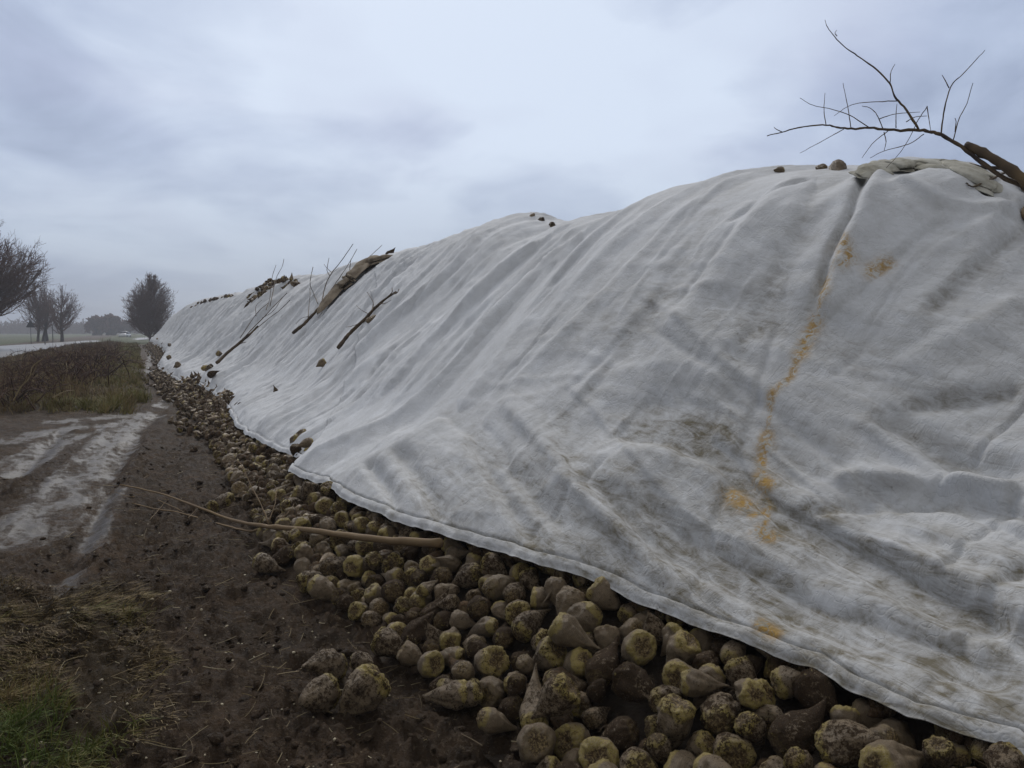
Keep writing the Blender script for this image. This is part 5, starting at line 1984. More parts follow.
# dark sticks on the cloth
stick('dark_stick', 'dark stick lying on the cloth just above a single beet, forked at its top', 'stick', lay([(338, 348), (345, 339), (352, 331), (365, 319), (375, 308), (388, 297), (396, 292)], .07), .030, .014,
      [(lay([(372, 311), (373, 302), (367, 292)], .10), .014, .007), (lay([(388, 297), (392, 292), (392, 288)], .12), .012, .008), (lay([(392, 294), (397, 293), (399, 289)], .1), .012, .008),
       (lay([(368, 314), (360, 309), (356, 305)], .1), .008, .004), (lay([(380, 304), (386, 303), (391, 300)], .09), .009, .004), (lay([(362, 322), (352, 326), (346, 327)], .08), .007, .004)], M['dark_stick'], tw=.7)
dd = float((on_heap(330, 292) - CAM) @ FW)
stick('dark_stick', 'dark branch beside the rolled cloth edge, its bare twigs rising past the crest', 'stick', lay([(293, 333), (303, 325), (308, 320), (318, 309), (325, 300), (331, 291), (338, 284)], .11), .032, .014,
      [(np.vstack([lay([(322, 302)], .12), hang([(325, 287), (331, 274), (342, 260), (353, 244)], dd, dd + .6)]), .015, .009), (np.vstack([lay([(325, 299)], .12), hang([(335, 284), (342, 274), (348, 265), (357, 249)], dd, dd + .6)]), .014, .008),
       (np.vstack([lay([(318, 304), (313, 292)], .12), hang([(310, 283), (313, 267)], dd, dd + .4)]), .013, .008), (lay([(308, 318), (309, 306), (310, 296), (310, 288)], .2), .010, .008), (hang([(350, 275), (350, 266), (351, 259)], dd, dd + .3), .012, .008),
       (hang([(330, 276), (327, 270), (329, 258)], dd, dd + .3), .012, .007), (hang([(331, 272), (326, 267), (324, 264)], dd, dd + .3), .009, .006), (lay([(331, 291), (338, 286), (346, 285)], .12), .011, .007),
       (np.vstack([lay([(345, 280)]), hang([(356, 270), (368, 258), (378, 249), (382, 245)], dd, dd + .3)]), .010, .007), (lay([(312, 316), (302, 318), (296, 324)], .1), .009, .005), (lay([(322, 304), (322, 312), (318, 318)], .1), .009, .005)], M['dark_stick'], tw=.7)
dd = float((on_heap(268, 300) - CAM) @ FW)
stick('dark_stick', 'farthest dark stick on the cloth, below the exposed beets, with fine upright twigs', 'stick', lay([(217, 363), (226, 354), (237, 345), (250, 334), (258, 326)], .13), .046, .022,
      [(lay([(240, 342), (253, 328), (265, 316), (274, 306), (287, 293)], .1), .020, .012), (lay([(240, 338), (250, 323), (258, 312), (268, 303)], .12), .018, .012), (lay([(250, 334), (268, 319), (280, 310), (290, 300)], .1), .016, .010),
       (np.vstack([lay([(266, 310), (270, 297)], .2), hang([(272, 278), (276, 265)], dd, dd + .5)]), .014, .009), (np.vstack([lay([(270, 306)], .2), hang([(276, 279), (282, 267), (284, 259)], dd, dd + .5)]), .014, .009),
       (lay([(232, 349), (240, 344), (246, 342)], .1), .022, .012), (lay([(262, 318), (272, 312), (279, 303), (282, 298)], .2), .012, .008), (lay([(256, 316), (256, 306), (262, 300)], .2), .012, .008)], M['dark_stick'], tw=.7)
# the bare branch standing against the sky on the crest
A, B = 4.15, 5.0
dep = lambda u: np.interp(u, [760, 1024, 1060], [5.0, 4.15, 4.0])
air = lambda pix: np.array([at_depth(u, v, dep(u)) for u, v in pix])
px = 1 / 800 * 4.4
butt = at_depth(1024, 187, 4.15)
butt = on_cloth(butt[0] + .10, butt[1] - .95, .04)
main = air([(1042, 200), (1024, 187), (1003, 177), (984, 164), (962, 147), (941, 135), (931, 132), (917, 130), (890, 130), (870, 128), (851, 129), (837, 127), (825, 125), (801, 127), (782, 132), (767, 136)])
main = np.vstack([butt, main])
T_ = [[(919, 130), (906, 109), (895, 97), (890, 84), (876, 69), (859, 57), (845, 47), (834, 36), (827, 26), (825, 20)], [(890, 84), (891, 72), (895, 64)], [(898, 101), (873, 102), (851, 105), (834, 116)],
      [(870, 128), (851, 116), (831, 109), (812, 105), (800, 98)], [(826, 125), (824, 111), (825, 93)], [(851, 128), (848, 108), (843, 83)], [(883, 129), (877, 115), (870, 108), (862, 106)], [(844, 129), (826, 139), (800, 153)],
      [(888, 131), (873, 143), (862, 158)], [(924, 134), (909, 144), (884, 151), (870, 158)], [(927, 107), (917, 122), (909, 139), (898, 155), (886, 168)], [(927, 106), (929, 119), (931, 132)],
      [(941, 134), (944, 111), (951, 86), (962, 75), (976, 60), (985, 50)], [(949, 88), (945, 80), (942, 75)], [(953, 141), (959, 119), (967, 103), (973, 83)], [(879, 119), (895, 114), (920, 112)], [(896, 128), (896, 115), (897, 104)],
      [(906, 122), (915, 117), (927, 116)], [(884, 132), (886, 142), (884, 151)], [(782, 132), (776, 129), (774, 127)], [(837, 36), (835, 33), (837, 30)], [(955, 132), (956, 122), (955, 118)]]
stick('bare_branch', 'bare twiggy branch standing against the sky on the crest', 'branch', main, 2.6 * px, .5 * px,
      [(air(t), (1.25 if i == 0 else .8 if i == 12 else .55) * px, .28 * px) for i, t in enumerate(T_)], M['dark_stick'])
lg = np.array([at_depth(u, v, d) for u, v, d in ((966, 145, 4.35), (985, 154, 4.28), (1005, 166, 4.2), (1026, 181, 4.12), (1050, 200, 4.05))])
lg = np.vstack([lg, on_cloth(lg[-1][0] + .15, lg[-1][1] - .75, .05)])
stick('broken_log', 'thick broken log on the crest behind the bare branch', 'log', lg, 4.2 * px, 6.0 * px, [], M['dark_stick'], k=10)
stick('dark_stick', 'crooked dark stick pressed into the cloth folds below the crest’s bare branch', 'stick', lay_c([(956, 175), (971, 179), (986, 185), (995, 192), (1008, 203), (1024, 214), (1050, 236)], .02), .009, .022,
      [(lay_c([(986, 186), (975, 186), (966, 183)], .02), .008, .004), (lay_c([(1000, 196), (992, 186), (986, 178)], .02), .006, .004)], M['dark_stick'])


# ------------------------------------------------------------------ rolled and turned-back cloth (parts of their sheets)
def roll(name, P, width, height, dirt, parent, seed=0, mat='flap'):
    """a strip of the sheet folded over on itself"""
    C = curve_pts(P, 110); n = len(C)
    T = np.gradient(C, axis=0); T /= np.linalg.norm(T, axis=1)[:, None]
    Nn = heap_normal(C[:, 0], C[:, 1]); S = np.cross(T, Nn)
    S *= np.sign((S * np.array([-1, 0, -.5])).sum(1))[:, None]      # the fold lies downhill
    t = np.linspace(0, 1, n)
    prof = curve_pts([(-1.0, -.30), (-.7, .25), (-.25, .75), (.35, .95), (.85, .70), (1.0, .30), (.75, .02), (.30, .10), (-.1, .18), (.30, -.05), (.85, -.25), (1.25, -.45)], 44)
    env = np.sqrt(np.clip(np.minimum(t, 1 - t) * 5, .02, 1)) * (1 + .45 * noise3(t * 4.5, seed, 0))
    a, h = prof[:, 0], prof[:, 1]
    wr = .30 * noise3(t[:, None] * 11, a[None] * 1.1 + seed, h[None] * 1.1) + .12 * noise3(t[:, None] * 20 + a[None] * 3, a[None] * 1.5, seed + 3)
    A_ = (a[None] * (1 + wr)) * width * env[:, None]
    H_ = (h[None] + wr * .8) * height * env[:, None]
    V = C[:, None] + S[:, None] * A_[..., None] + Nn[:, None] * H_[..., None]
    dd_ = np.clip(dirt + .5 * fbm(t[:, None] * 7, a[None] * 2, seed, 3), 0, 1)
    o = mesh_obj(name, V.reshape(-1, 3), grid_faces(n, 44), M[mat], None, {'dirt': dd_.ravel(), 'rust': np.zeros(n * 44)})
    so = o.modifiers.new('thickness', 'SOLIDIFY'); so.thickness = .004
    o.parent = parent
    return o


roll('rolled_edge', lay([(393, 256), (381, 259), (370, 262), (358, 272), (348, 281), (338, 290), (327, 303), (318, 314)], .10), .20, .10, 1.0, mid_sheet, 3, 'soiled')['label'] = 'brown rolled-up edge of the cloth'
roll('folded_flap', lay([(866, 178), (876, 170), (892, 165), (915, 165), (937, 169)], .04), .12, .035, 1.0, main_sheet, 8)
roll('folded_flap', lay([(918, 170), (932, 168), (948, 165), (962, 168), (978, 178), (996, 188), (1014, 198)], .04), .15, .04, .95, main_sheet, 5)
# ------------------------------------------------------------------ small litter on the mud, grass and the overgrown verge
M['grass'] = mat_tone('grass_blades', [(0, (.10, .065, .030)), (.3, (.20, .145, .065)), (.5, (.15, .13, .035)), (.75, (.085, .11, .022)), (1, (.055, .085, .015))], .7)
M['dead'] = mat_tone('dead_stems', [(0, (.035, .018, .013)), (.5, (.085, .045, .028)), (.8, (.16, .10, .05)), (1, (.30, .23, .13))], .85)
M['straw'] = mat_tone('straw', [(0, (.10, .07, .035)), (.6, (.20, .15, .075)), (1, (.38, .33, .21))], .6)
M['clod'] = mat_plain('mud_clods', (.026, .018, .012), (.062, .045, .030), 25, .8, .8, .01, .25)


def blades(N, pos, length, width, lean, tone, name, mat, seg=3):
    """N blades; pos (N,3), length (N), lean (N,2) horizontal drift per metre, tone (N)"""
    N = len(pos)
    t = np.linspace(0, 1, seg + 1)
    dirh = rng.uniform(0, 2 * math.pi, N)
    side = np.stack([np.cos(dirh), np.sin(dirh), np.zeros(N)], -1)
    h = length[:, None] * t * (1 - .25 * t * np.hypot(lean[:, 0], lean[:, 1])[:, None].clip(0, 2))
    up = 1 / np.sqrt(1 + (lean ** 2).sum(1))
    C = pos[:, None] + np.stack([lean[:, 0][:, None] * length[:, None] * up[:, None] * t ** 1.5, lean[:, 1][:, None] * length[:, None] * up[:, None] * t ** 1.5, h * up[:, None]], -1)
    wv = width[:, None] * (1 - t ** 1.6 * .92)
    L_ = C - side[:, None] * wv[..., None]; R_ = C + side[:, None] * wv[..., None]
    V = np.stack([L_, R_], 2).reshape(-1, 3)
    k = (seg + 1) * 2
    f = np.array([[2 * i, 2 * i + 1, 2 * i + 3, 2 * i + 2] for i in range(seg)])
    F = (f[None] + (np.arange(N) * k)[:, None, None]).reshape(-1, 4)
    return mesh_obj(name, V, F, mat, None, {'tone': np.repeat(tone, k)}, False)


# clods of mud
ico = np.array([(0, 0, 1), (.9, 0, .4), (.28, .85, .4), (-.72, .53, .4), (-.72, -.53, .4), (.28, -.85, .4), (.72, .53, -.4), (-.28, .85, -.4), (-.9, 0, -.4), (-.28, -.85, -.4), (.72, -.53, -.4), (0, 0, -1)])
icf = np.array([(0, 1, 2), (0, 2, 3), (0, 3, 4), (0, 4, 5), (0, 5, 1), (1, 6, 2), (2, 7, 3), (3, 8, 4), (4, 9, 5), (5, 10, 1), (6, 7, 2), (7, 8, 3), (8, 9, 4), (9, 10, 5), (10, 6, 1), (11, 7, 6), (11, 8, 7), (11, 9, 8), (11, 10, 9), (11, 6, 10)])
# one rounder, finer lump: subdivide once
def subdiv(V, F):
    V = list(map(tuple, V)); cache = {}; out = []
    def mid(a, b):
        k = (min(a, b), max(a, b))
        if k not in cache:
            m = (np.array(V[a]) + np.array(V[b])) / 2; V.append(tuple(m / np.linalg.norm(m))); cache[k] = len(V) - 1
        return cache[k]
    for a, b, c in F:
        x, y, z_ = mid(a, b), mid(b, c), mid(c, a)
        out += [(a, x, z_), (x, b, y), (z_, y, c), (x, y, z_)]
    return np.array(V), np.array(out)
sv, sf = subdiv(ico, icf)


def lumps(name, XY, S, mat, sink=.1, flat=.85):
    N = len(XY)
    z0 = ground_z(XY[:, 0], XY[:, 1])
    sc = S[:, None] * np.stack([rng.uniform(.7, 1.3, N), rng.uniform(.7, 1.3, N), rng.uniform(.5, 1, N) * flat], -1)
    an = rng.uniform(0, 6.28, N); ca, sa = np.cos(an), np.sin(an)
    B_ = sv[None] * (1 + .55 * noise3(sv[None, :, 0] * 1.7 + np.arange(N)[:, None] * 3.1, sv[None, :, 1] * 1.7, sv[None, :, 2] * 1.7))[..., None] * sc[:, None]
    V = np.stack([B_[..., 0] * ca[:, None] - B_[..., 1] * sa[:, None], B_[..., 0] * sa[:, None] + B_[..., 1] * ca[:, None], B_[..., 2]], -1)
    V += np.stack([XY[:, 0], XY[:, 1], z0 + S * (1 - sink) * flat * .5], -1)[:, None]
    F = (sf[None] + (np.arange(N) * len(sv))[:, None, None]).reshape(-1, 3)
    return mesh_obj(name, V.reshape(-1, 3), F, mat)


def ground_spots(N, y0=2.3, y1=13, power=1.6, avoid_wet=True):
    out = []
    while len(out) < N:
        n = N * 3
        y = y0 + (y1 - y0) * rng.rand(n) ** power
        x = rng.uniform(-1, 1, n) * 0 + (-1.0 * y * .52 - .35) + rng.rand(n) * (toe(y) + .1 + y * .52 + .35)
        m = np.ones(n, bool)
        if avoid_wet: m &= (wet_mask(x, y) < .35 + .5 * (rng.rand(n) < .08))
        m &= noise3(x * 1.8, y * 1.8, 12) + rng.uniform(-.5, .6, n) > -.25
        out += list(zip(x[m], y[m]))
    return np.array(out[:N])


XY = ground_spots(9500)
XY = XY[noise3(XY[:, 0] * 2.6, XY[:, 1] * 2.6, 70) + rng.uniform(-.25, .35, len(XY)) > 0]
tag(lumps('mud_clods', XY, .004 + .022 * rng.rand(len(XY)) ** 4.5, M['ground']), 'small crumbs and clods of dark mud over the track', 'mud clods', kind='stuff')
XY = ground_spots(420)
S_ = .004 + .006 * rng.rand(len(XY)) ** 2
M['chip'] = mat_plain('beet_chips', (.22, .18, .11), (.40, .35, .24), 60, .6, .3, .004)
tag(lumps('beet_chips', XY, S_, M['chip'], .1, .8), 'pale broken chips of beet strewn on the mud', 'beet chips', kind='stuff')
# straw and broken stalks lying about
p = Parts()
for x, y in ground_spots(1500, 2.3, 11, 1.5):
    L_ = rng.uniform(.02, .11) if rng.rand() < .9 else rng.uniform(.1, .22)
    a = rng.uniform(0, 6.28); z_ = float(ground_z(np.array(x), np.array(y))) + .008
    d = np.array([math.cos(a), math.sin(a), rng.uniform(-.1, .35)]); s2 = np.array([-d[1], d[0], 0]) * rng.normal() * .25
    t = np.linspace(0, 1, 4)[:, None]
    p.tube(np.array([x, y, z_]) + d * L_ * t + s2 * L_ * t ** 2, rng.uniform(.0009, .0022), 3, min(1, max(0, rng.normal(.45, .25))))
tag(p.obj('straw', M['straw']), 'thin bits of straw and root scattered on the mud', 'straw', kind='stuff')

# trampled grass in the near left corner, in rooted tufts pressed down one way
nt_ = 30000
y = rng.uniform(2.2, 8.0, nt_); x = rng.uniform(-4.2, .9, nt_)
g = grass_mask(x, y); keep = rng.rand(nt_) < np.clip(g * (.5 + 1.3 * noise3(x * 2.4, y * 2.4, 2)), 0, 1)
x, y = x[keep], y[keep]; nt_ = len(x)
cor = gline([(-80, 800), (-10, 755), (35, 735)]); q_, _, _ = dist_line(x, y, cor)
tt = .22 + .62 * sstep(.50, .12, q_) + .30 * noise3(x * 1.3, y * 1.3, 9) + rng.normal(0, .10, nt_)
kk = rng.randint(8, 26, nt_); idx = np.repeat(np.arange(nt_), kk); n = len(idx)
X_, Y_ = x[idx] + rng.normal(0, .022, n), y[idx] + rng.normal(0, .022, n)
zg = ground_z(X_, Y_) - .004
tone = np.clip(tt[idx] + rng.normal(0, .09, n), 0, 1)
flow = np.stack([1.2 + 1.6 * noise3(x, y, 4), -.9 + 1.6 * noise3(x, y, 7)], -1) * (1.2 - .5 * (tt > .5))[:, None]
tag(blades(n, np.stack([X_, Y_, zg], -1), rng.uniform(.03, .13, n) * (.8 + .5 * (tone > .5)), rng.uniform(.0014, .0034, n), flow[idx] + rng.normal(0, .75, (n, 2)), tone, 'trampled_grass', M['grass']),
    'trampled green and straw-brown grass in the near left corner', 'grass', kind='stuff')

# the verge: yellowish grass on its flank, dead brown stems along its back
n = 150000
y = 17.5 + 90 * rng.rand(n) ** 2.2; x = rng.uniform(-6.8, .6, n)
m = verge_mask(x, y); keep = rng.rand(n) < m * np.clip(.75 + .9 * noise3(x * 1.6, y * .8, 22), .05, 1)
x, y = x[keep], y[keep]; n = len(x); D = np.hypot(x, y)
gr = np.clip(.30 + .16 * sstep(-2.2, -.2, x) + .30 * noise3(x * .8, y * .4, 3) - .30 * sstep(-1.5, -4, x) * (noise3(x, y * .5, 8) > -.1) + rng.normal(0, .13, n), 0, 1)
hh = (.06 + .20 * rng.rand(n) ** 1.5) * (1 + .9 * noise3(x * .9, y * .5, 5))
tag(blades(n, np.stack([x, y, ground_z(x, y, False)], -1), hh, .003 + D * .00022, rng.normal(0, .8, (n, 2)), gr, 'verge_grass', M['grass'], 2), 'rank yellow-green grass covering the verge between the road and the track', 'grass', kind='stuff')
# coarse dead tufts, tan and brown, along its ragged edges
nt_ = 2600
y = 17.2 + 60 * rng.rand(nt_) ** 2; x = rng.uniform(-6.8, .5, nt_)
m = verge_mask(x, y); keep = (m > .12) & (rng.rand(nt_) < np.clip(.15 + .9 * (m < .85) + .8 * noise3(x * .9, y * .5, 33), 0, 1))
x, y = x[keep], y[keep]; nt_ = len(x); kk = rng.randint(14, 40, nt_); idx = np.repeat(np.arange(nt_), kk); n = len(idx)
X_, Y_ = x[idx] + rng.normal(0, .06, n), y[idx] + rng.normal(0, .06, n)
hh = (rng.uniform(.12, .42, nt_))[idx] * rng.uniform(.5, 1.1, n)
tt = np.where(x > -1.6, rng.uniform(.25, .62, nt_), rng.uniform(0, .45, nt_))
tag(blades(n, np.stack([X_, Y_, ground_z(X_, Y_, False)], -1), hh, .004 + np.hypot(X_, Y_) * .00018, rng.normal(0, .6, (nt_, 2))[idx] + rng.normal(0, .35, (n, 2)), np.clip(tt[idx] + rng.normal(0, .07, n), 0, 1), 'dry_tufts', M['grass'], 3),
    'coarse tan and olive tufts along the ragged edges of the verge', 'grass tufts', kind='stuff')
n = 17000
y = 18.5 + 75 * rng.rand(n) ** 2.2; x = rng.uniform(-6.2, -.4, n)
m = verge_mask(x, y) * sstep(-.5, -1.5, x + .5 * noise3(x, y * .4, 6)) * (noise3(x * .7, y * .35, 15) > -.10)
keep = rng.rand(n) < m; x, y = x[keep], y[keep]; n = len(x); D = np.hypot(x, y)
tone = np.clip(rng.normal(.46, .24, n) + .40 * noise3(x * 1.3, y * .7, 3), 0, 1)
tag(blades(n, np.stack([x, y, ground_z(x, y, False)], -1), rng.uniform(.10, .50, n) * np.clip(1 + 1.5 * noise3(x * .7, y * .30, 2) + .45 * sstep(-4.2, -2.5, x), .3, 2.2), .003 + D * .00016, rng.normal(0, .45, (n, 2)), tone, 'dead_stems', M['dead'], 3),
    'tangle of dead dark brown stems along the top of the verge', 'dead stems', kind='stuff')


def bramble(seed):
    r = np.random.RandomState(seed); p = Parts()
    for k in range(26):
        a = r.uniform(0, 6.28); L_ = r.uniform(.5, 1.15); h = r.uniform(.35, .75)
        b = np.array([r.normal(0, .22), r.normal(0, .22), -.05])
        t = np.linspace(0, 1, 8)
        C = b + np.stack([np.cos(a) * L_ * t, np.sin(a) * L_ * t, 4 * h * t * (1 - t * .72) * .8], -1) + r.normal(0, .015, (8, 3))
        p.tube(C, np.linspace(.014, .007, 8), 3, np.clip(r.normal(.15, .2), 0, 1))
        for q in range(7):
            i = r.randint(2, 7); d = r.normal(size=3); d[2] = abs(d[2]) * .8; d /= np.linalg.norm(d)
            p.tube(C[i] + d * r.uniform(.08, .28) * np.linspace(0, 1, 3)[:, None], .004, 3, np.clip(r.normal(.3, .25), 0, 1))
    o = p.obj('bramble_bush', M['dead']); return o


protoB = [bramble(3), bramble(4), bramble(5)]
BR = [(12, 398, 'bramble bush nearest the frame’s left edge, at the foot of the verge'), (38, 392, 'low dark bramble bush second from the left along the verge foot'), (70, 384, 'reddish dark bramble bush in the middle of the verge'),
      (60, 372, 'bramble bush on the verge right below the road’s visible end'), (20, 378, 'broad bramble bush on the left of the verge, just under the road'), (95, 374, 'bramble bush standing where the brown stems meet yellow grass'),
      (84, 363, 'tall dark bramble on the verge’s crown, under the round far trees'), (108, 360, 'farther bramble bush below the distant car'), (45, 366, 'bramble bush on the verge in line with the roadside sign')]
for i, (u, v, lab) in enumerate(BR):
    P_ = on_ground(u, v, .25)
    o = protoB[i] if i < 3 else protoB[i % 3].copy()
    if i >= 3: COL.objects.link(o)
    o.location = (P_[0], P_[1], float(ground_z(P_[0], P_[1], False))); o.rotation_euler = (0, 0, rng.uniform(0, 6)); s_ = rng.uniform(.85, 1.15) * (.75 if u < 50 else 1.0); o.scale = (s_ * 1.3, s_ * 1.3, s_ * .95)
    tag(o, lab, 'bush', 'bramble bushes on the verge')

# a few pale dry stalks bent over in front of the brambles
for i, (pix, lab) in enumerate([([(13, 402), (20, 388), (29, 378), (33, 366), (44, 358)], 'tallest pale dry stalk, leaning right before the left brambles'), ([(33, 378), (45, 372), (56, 368)], 'pale dry stalk bent almost flat over the brambles'),
                                ([(52, 398), (64, 392), (76, 390)], 'pale stalk lying low in the verge grass'), ([(65, 380), (67, 370), (66, 362)], 'short upright pale stalk among the brown stems'),
                                ([(2, 386), (12, 380), (20, 379)], 'pale stalk crossing the brambles at the frame’s left edge')]):
    b = on_ground(*pix[0], .35); d0 = float((b - CAM) @ FW)
    p = limb(hang(pix, d0 - .3, d0 + .1), .013, .007, k=5)
    P0 = hang(pix, d0 - .3, d0 + .1)
    for q in (1, 2):
        pp = P0[min(q, len(P0) - 1)]
        p.tube(np.array([pp, pp + np.array([.08, .02, .12]), pp + np.array([.13, .05, .26])]), .006, 4, .9)
    p.A = [np.full(len(a_), .5) for a_ in p.A]; o = p.obj('dry_stalk', M['straw']); tag(o, lab, 'dry stalk', 'dry stalks on the verge')


# ------------------------------------------------------------------ trees
def tree_mesh(seed, height, spread, trunk_r, trunk_frac=.22, upright=.5, twig=.02, stems=1, levels=5, fork=(3, 4), lean=(0, 0), dens=1.0):
    """returns (trunk parts, crown parts)"""
    r = np.random.RandomState(seed); tr, cr = Parts(), Parts()

    def grow(P, d, L_, rad, lv):
        n = 5 if lv < 3 else 3
        pts = [P]; dd_ = d.copy()
        for i in range(n):
            dd_ = dd_ + r.normal(0, .08 + .025 * lv, 3) + np.array([0, 0, .05 + .10 * upright]); dd_ /= np.linalg.norm(dd_)
            pts.append(pts[-1] + dd_ * L_ / n)
        rr = np.linspace(rad, max(rad * .62, twig * .6), n + 1)
        (tr if lv == 0 else cr).tube(pts, rr, 8 if lv == 0 else 5 if lv < 3 else 3, r.rand() * .25, .06 if lv < 2 else 0, False)
        if lv >= levels: return
        nb = r.randint(fork[0], fork[1] + 1) + (2 if lv >= 2 else 0)
        for k in range(nb):
            f = 1.0 if k == 0 else r.uniform(.35, 1.0)
            i = min(n, max(1, int(round(f * n))))
            a = r.uniform(0, 6.28)
            ax = np.cross(dd_, [math.cos(a), math.sin(a), .2]); ax /= np.linalg.norm(ax)
            ang = r.uniform(.25, .55) if k == 0 else r.uniform(.45, 1.05) * (1.15 - .45 * upright)
            nd = dd_ * math.cos(ang) + ax * math.sin(ang) * spread
            nd /= np.linalg.norm(nd)
            grow(pts[i], nd, L_ * r.uniform(.58, .86), max(rr[i] * r.uniform(.5, .72), twig), lv + 1)
    for s_ in range(stems):
        d = np.array([lean[0] + (r.normal(0, .16) if stems > 1 else 0), lean[1] + (r.normal(0, .16) if stems > 1 else 0), 1.0]); d /= np.linalg.norm(d)
        grow(np.array([r.normal(0, .25) if stems > 1 else 0, r.normal(0, .2) if stems > 1 else 0, -.1]), d, height * trunk_frac, trunk_r, 0)
    return tr, cr


def put_tree(name, tc, u, v, D, label, group, height, rz=0.0):
    P_ = at_depth(u, v, D); P_[2] = float(ground_z(P_[0], P_[1], False)) if D < 800 else 0
    root = empty(name, P_, label, 'tree', group, rz)
    tr, cr = tc
    t = tr if isinstance(tr, bpy.types.Object) else tr.obj('trunk', M['bark'])
    c = cr if isinstance(cr, bpy.types.Object) else cr.obj('crown', M['twig'])
    top = max(v_.co.z for v_ in c.data.vertices)
    s_ = height / top
    for o in (t, c): o.parent = root; o.scale = (s_, s_, s_)
    return root, t, c


def shaped_tree(seed, prof, trunk_r, limbs, twigs, tw_r, lean=(0, 0), rise=.55, fork_at=.3, stems=1):
    """a bare tree whose twigs fill the outline prof: (height, radius) pairs"""
    r = np.random.RandomState(seed); tr, cr = Parts(), Parts()
    hs, rs = zip(*prof); H = hs[-1]
    axis = lambda h: np.array([lean[0] * h + .15 * math.sin(h * .7 + seed), lean[1] * h + .12 * math.cos(h * .9 + seed), h])
    for s_ in range(stems):
        o_ = np.array([r.normal(0, .35), r.normal(0, .3), 0]) if stems > 1 else np.zeros(3)
        hh = np.linspace(-.2, H * .80, 14)
        tr.tube(np.array([axis(h) + o_ * (1 + h * .18) for h in hh]), np.linspace(trunk_r, trunk_r * .14, 14), 8, 0, .06, False)
    for k in range(limbs):
        h0 = H * (fork_at + (.92 - fork_at) * r.rand() ** .9) * r.uniform(.45, .95)
        a = r.uniform(0, 6.283)
        h1 = min(H * .99, h0 + H * r.uniform(.08, .42) * (1 if r.rand() < .8 else 1.5))
        R1 = np.interp(h1, hs, rs) * r.uniform(.45, 1.08)
        P0 = axis(h0); P1 = axis(h1) + np.array([math.cos(a), math.sin(a), 0]) * R1
        mid = P0 * .55 + P1 * .45 + np.array([math.cos(a), math.sin(a), 0]) * R1 * .12 * (1 - rise) - np.array([0, 0, (h1 - h0) * .16]) + r.normal(0, .12, 3)
        C = curve_pts([P0, mid, P1], 9)
        Lb = np.linalg.norm(P1 - P0)
        r0 = trunk_r * r.uniform(.16, .34)
        cr.tube(C, np.linspace(r0, tw_r * 1.1, 9), 4, r.rand() * .2, 0, False)
        for q in range(twigs):
            i = r.randint(3, 9); base = C[i]
            d = (C[8] - C[2]); d = d / (np.linalg.norm(d) + 1e-6) + r.normal(0, .55, 3) + np.array([0, 0, .35 * rise]); d /= np.linalg.norm(d)
            L_ = Lb * r.uniform(.16, .42); e = base + d * L_
            # keep inside the outline, ragged by a twig's length
            rad_ = math.hypot(*(e - axis(e[2]))[:2]); lim = np.interp(e[2], hs, rs) * r.uniform(.85, 1.25) + .1
            if rad_ > lim or e[2] > H * 1.03: e = base + d * L_ * .45
            m_ = (base + e) / 2 + r.normal(0, .05, 3)
            cr.tube([base, m_, e], [tw_r * 1.2, tw_r, tw_r * .7], 3, r.rand() * .2, 0, False)
            for z_ in range(3):
                d2 = d + r.normal(0, .6, 3) + np.array([0, 0, .3]); d2 /= np.linalg.norm(d2)
                b2 = base + (e - base) * r.uniform(.3, 1)
                cr.tube([b2, b2 + d2 * r.uniform(.2, .5) * max(.6, L_ * .6)], [tw_r * .9, tw_r * .6], 3, r.rand() * .2, 0, False)
    return tr, cr


put_tree('bare_tree', shaped_tree(21, [(0, .2), (2.6, .5), (3.6, 2.6), (6, 4.6), (8.5, 5.0), (10.5, 4.0), (12.0, 2.0), (12.8, .2)], .34, 230, 22, .014, (.02, 0), .4, .26), -16, 348, 68, 'largest bare tree, cut by the left edge of the photo, limbs reaching right', 'bare trees beyond the road', 12.8, 1.0)
put_tree('bare_tree', shaped_tree(5, [(0, .2), (1.8, .4), (3.0, 2.0), (5.5, 2.9), (7.8, 2.3), (9.3, 1.1), (9.8, .1)], .24, 90, 12, .014, (-.02, .02), .6, .25, 2), 38, 342, 125, 'bare two-stemmed tree just right of the roadside sign', 'bare trees beyond the road', 9.8)
put_tree('bare_tree', shaped_tree(9, [(0, .2), (1.8, .4), (3.0, 1.6), (5.5, 2.3), (7.8, 1.8), (9.0, .9), (9.5, .1)], .27, 80, 12, .014, (.0, 0), .6, .25), 47, 342, 128, 'bare tree in the middle of the roadside trio, between its two neighbours', 'bare trees beyond the road', 9.3)
put_tree('bare_tree', shaped_tree(14, [(0, .2), (2.0, .5), (3.0, 2.0), (5.5, 2.9), (7.5, 2.5), (8.7, 1.3), (9.1, .1)], .30, 85, 12, .013, (.06, 0), .6, .22), 61, 341, 122, 'bare tree with a thick dark trunk, rightmost of the roadside trio', 'bare trees beyond the road', 9.0)
put_tree('bare_tree', shaped_tree(33, [(0, .5), (.9, 1.9), (1.6, 2.9), (2.8, 2.8), (3.8, 3.5), (5.0, 3.2), (6.0, 3.4), (7.0, 2.8), (7.8, 2.5), (8.6, 1.7), (9.4, .9), (9.6, .3)], .17, 260, 18, .015, (.05, 0), .75, .08, 1), 149, 343, 112, 'dense dark pointed tree at the far end of the heap', 'bare trees beyond the road', 10.0)
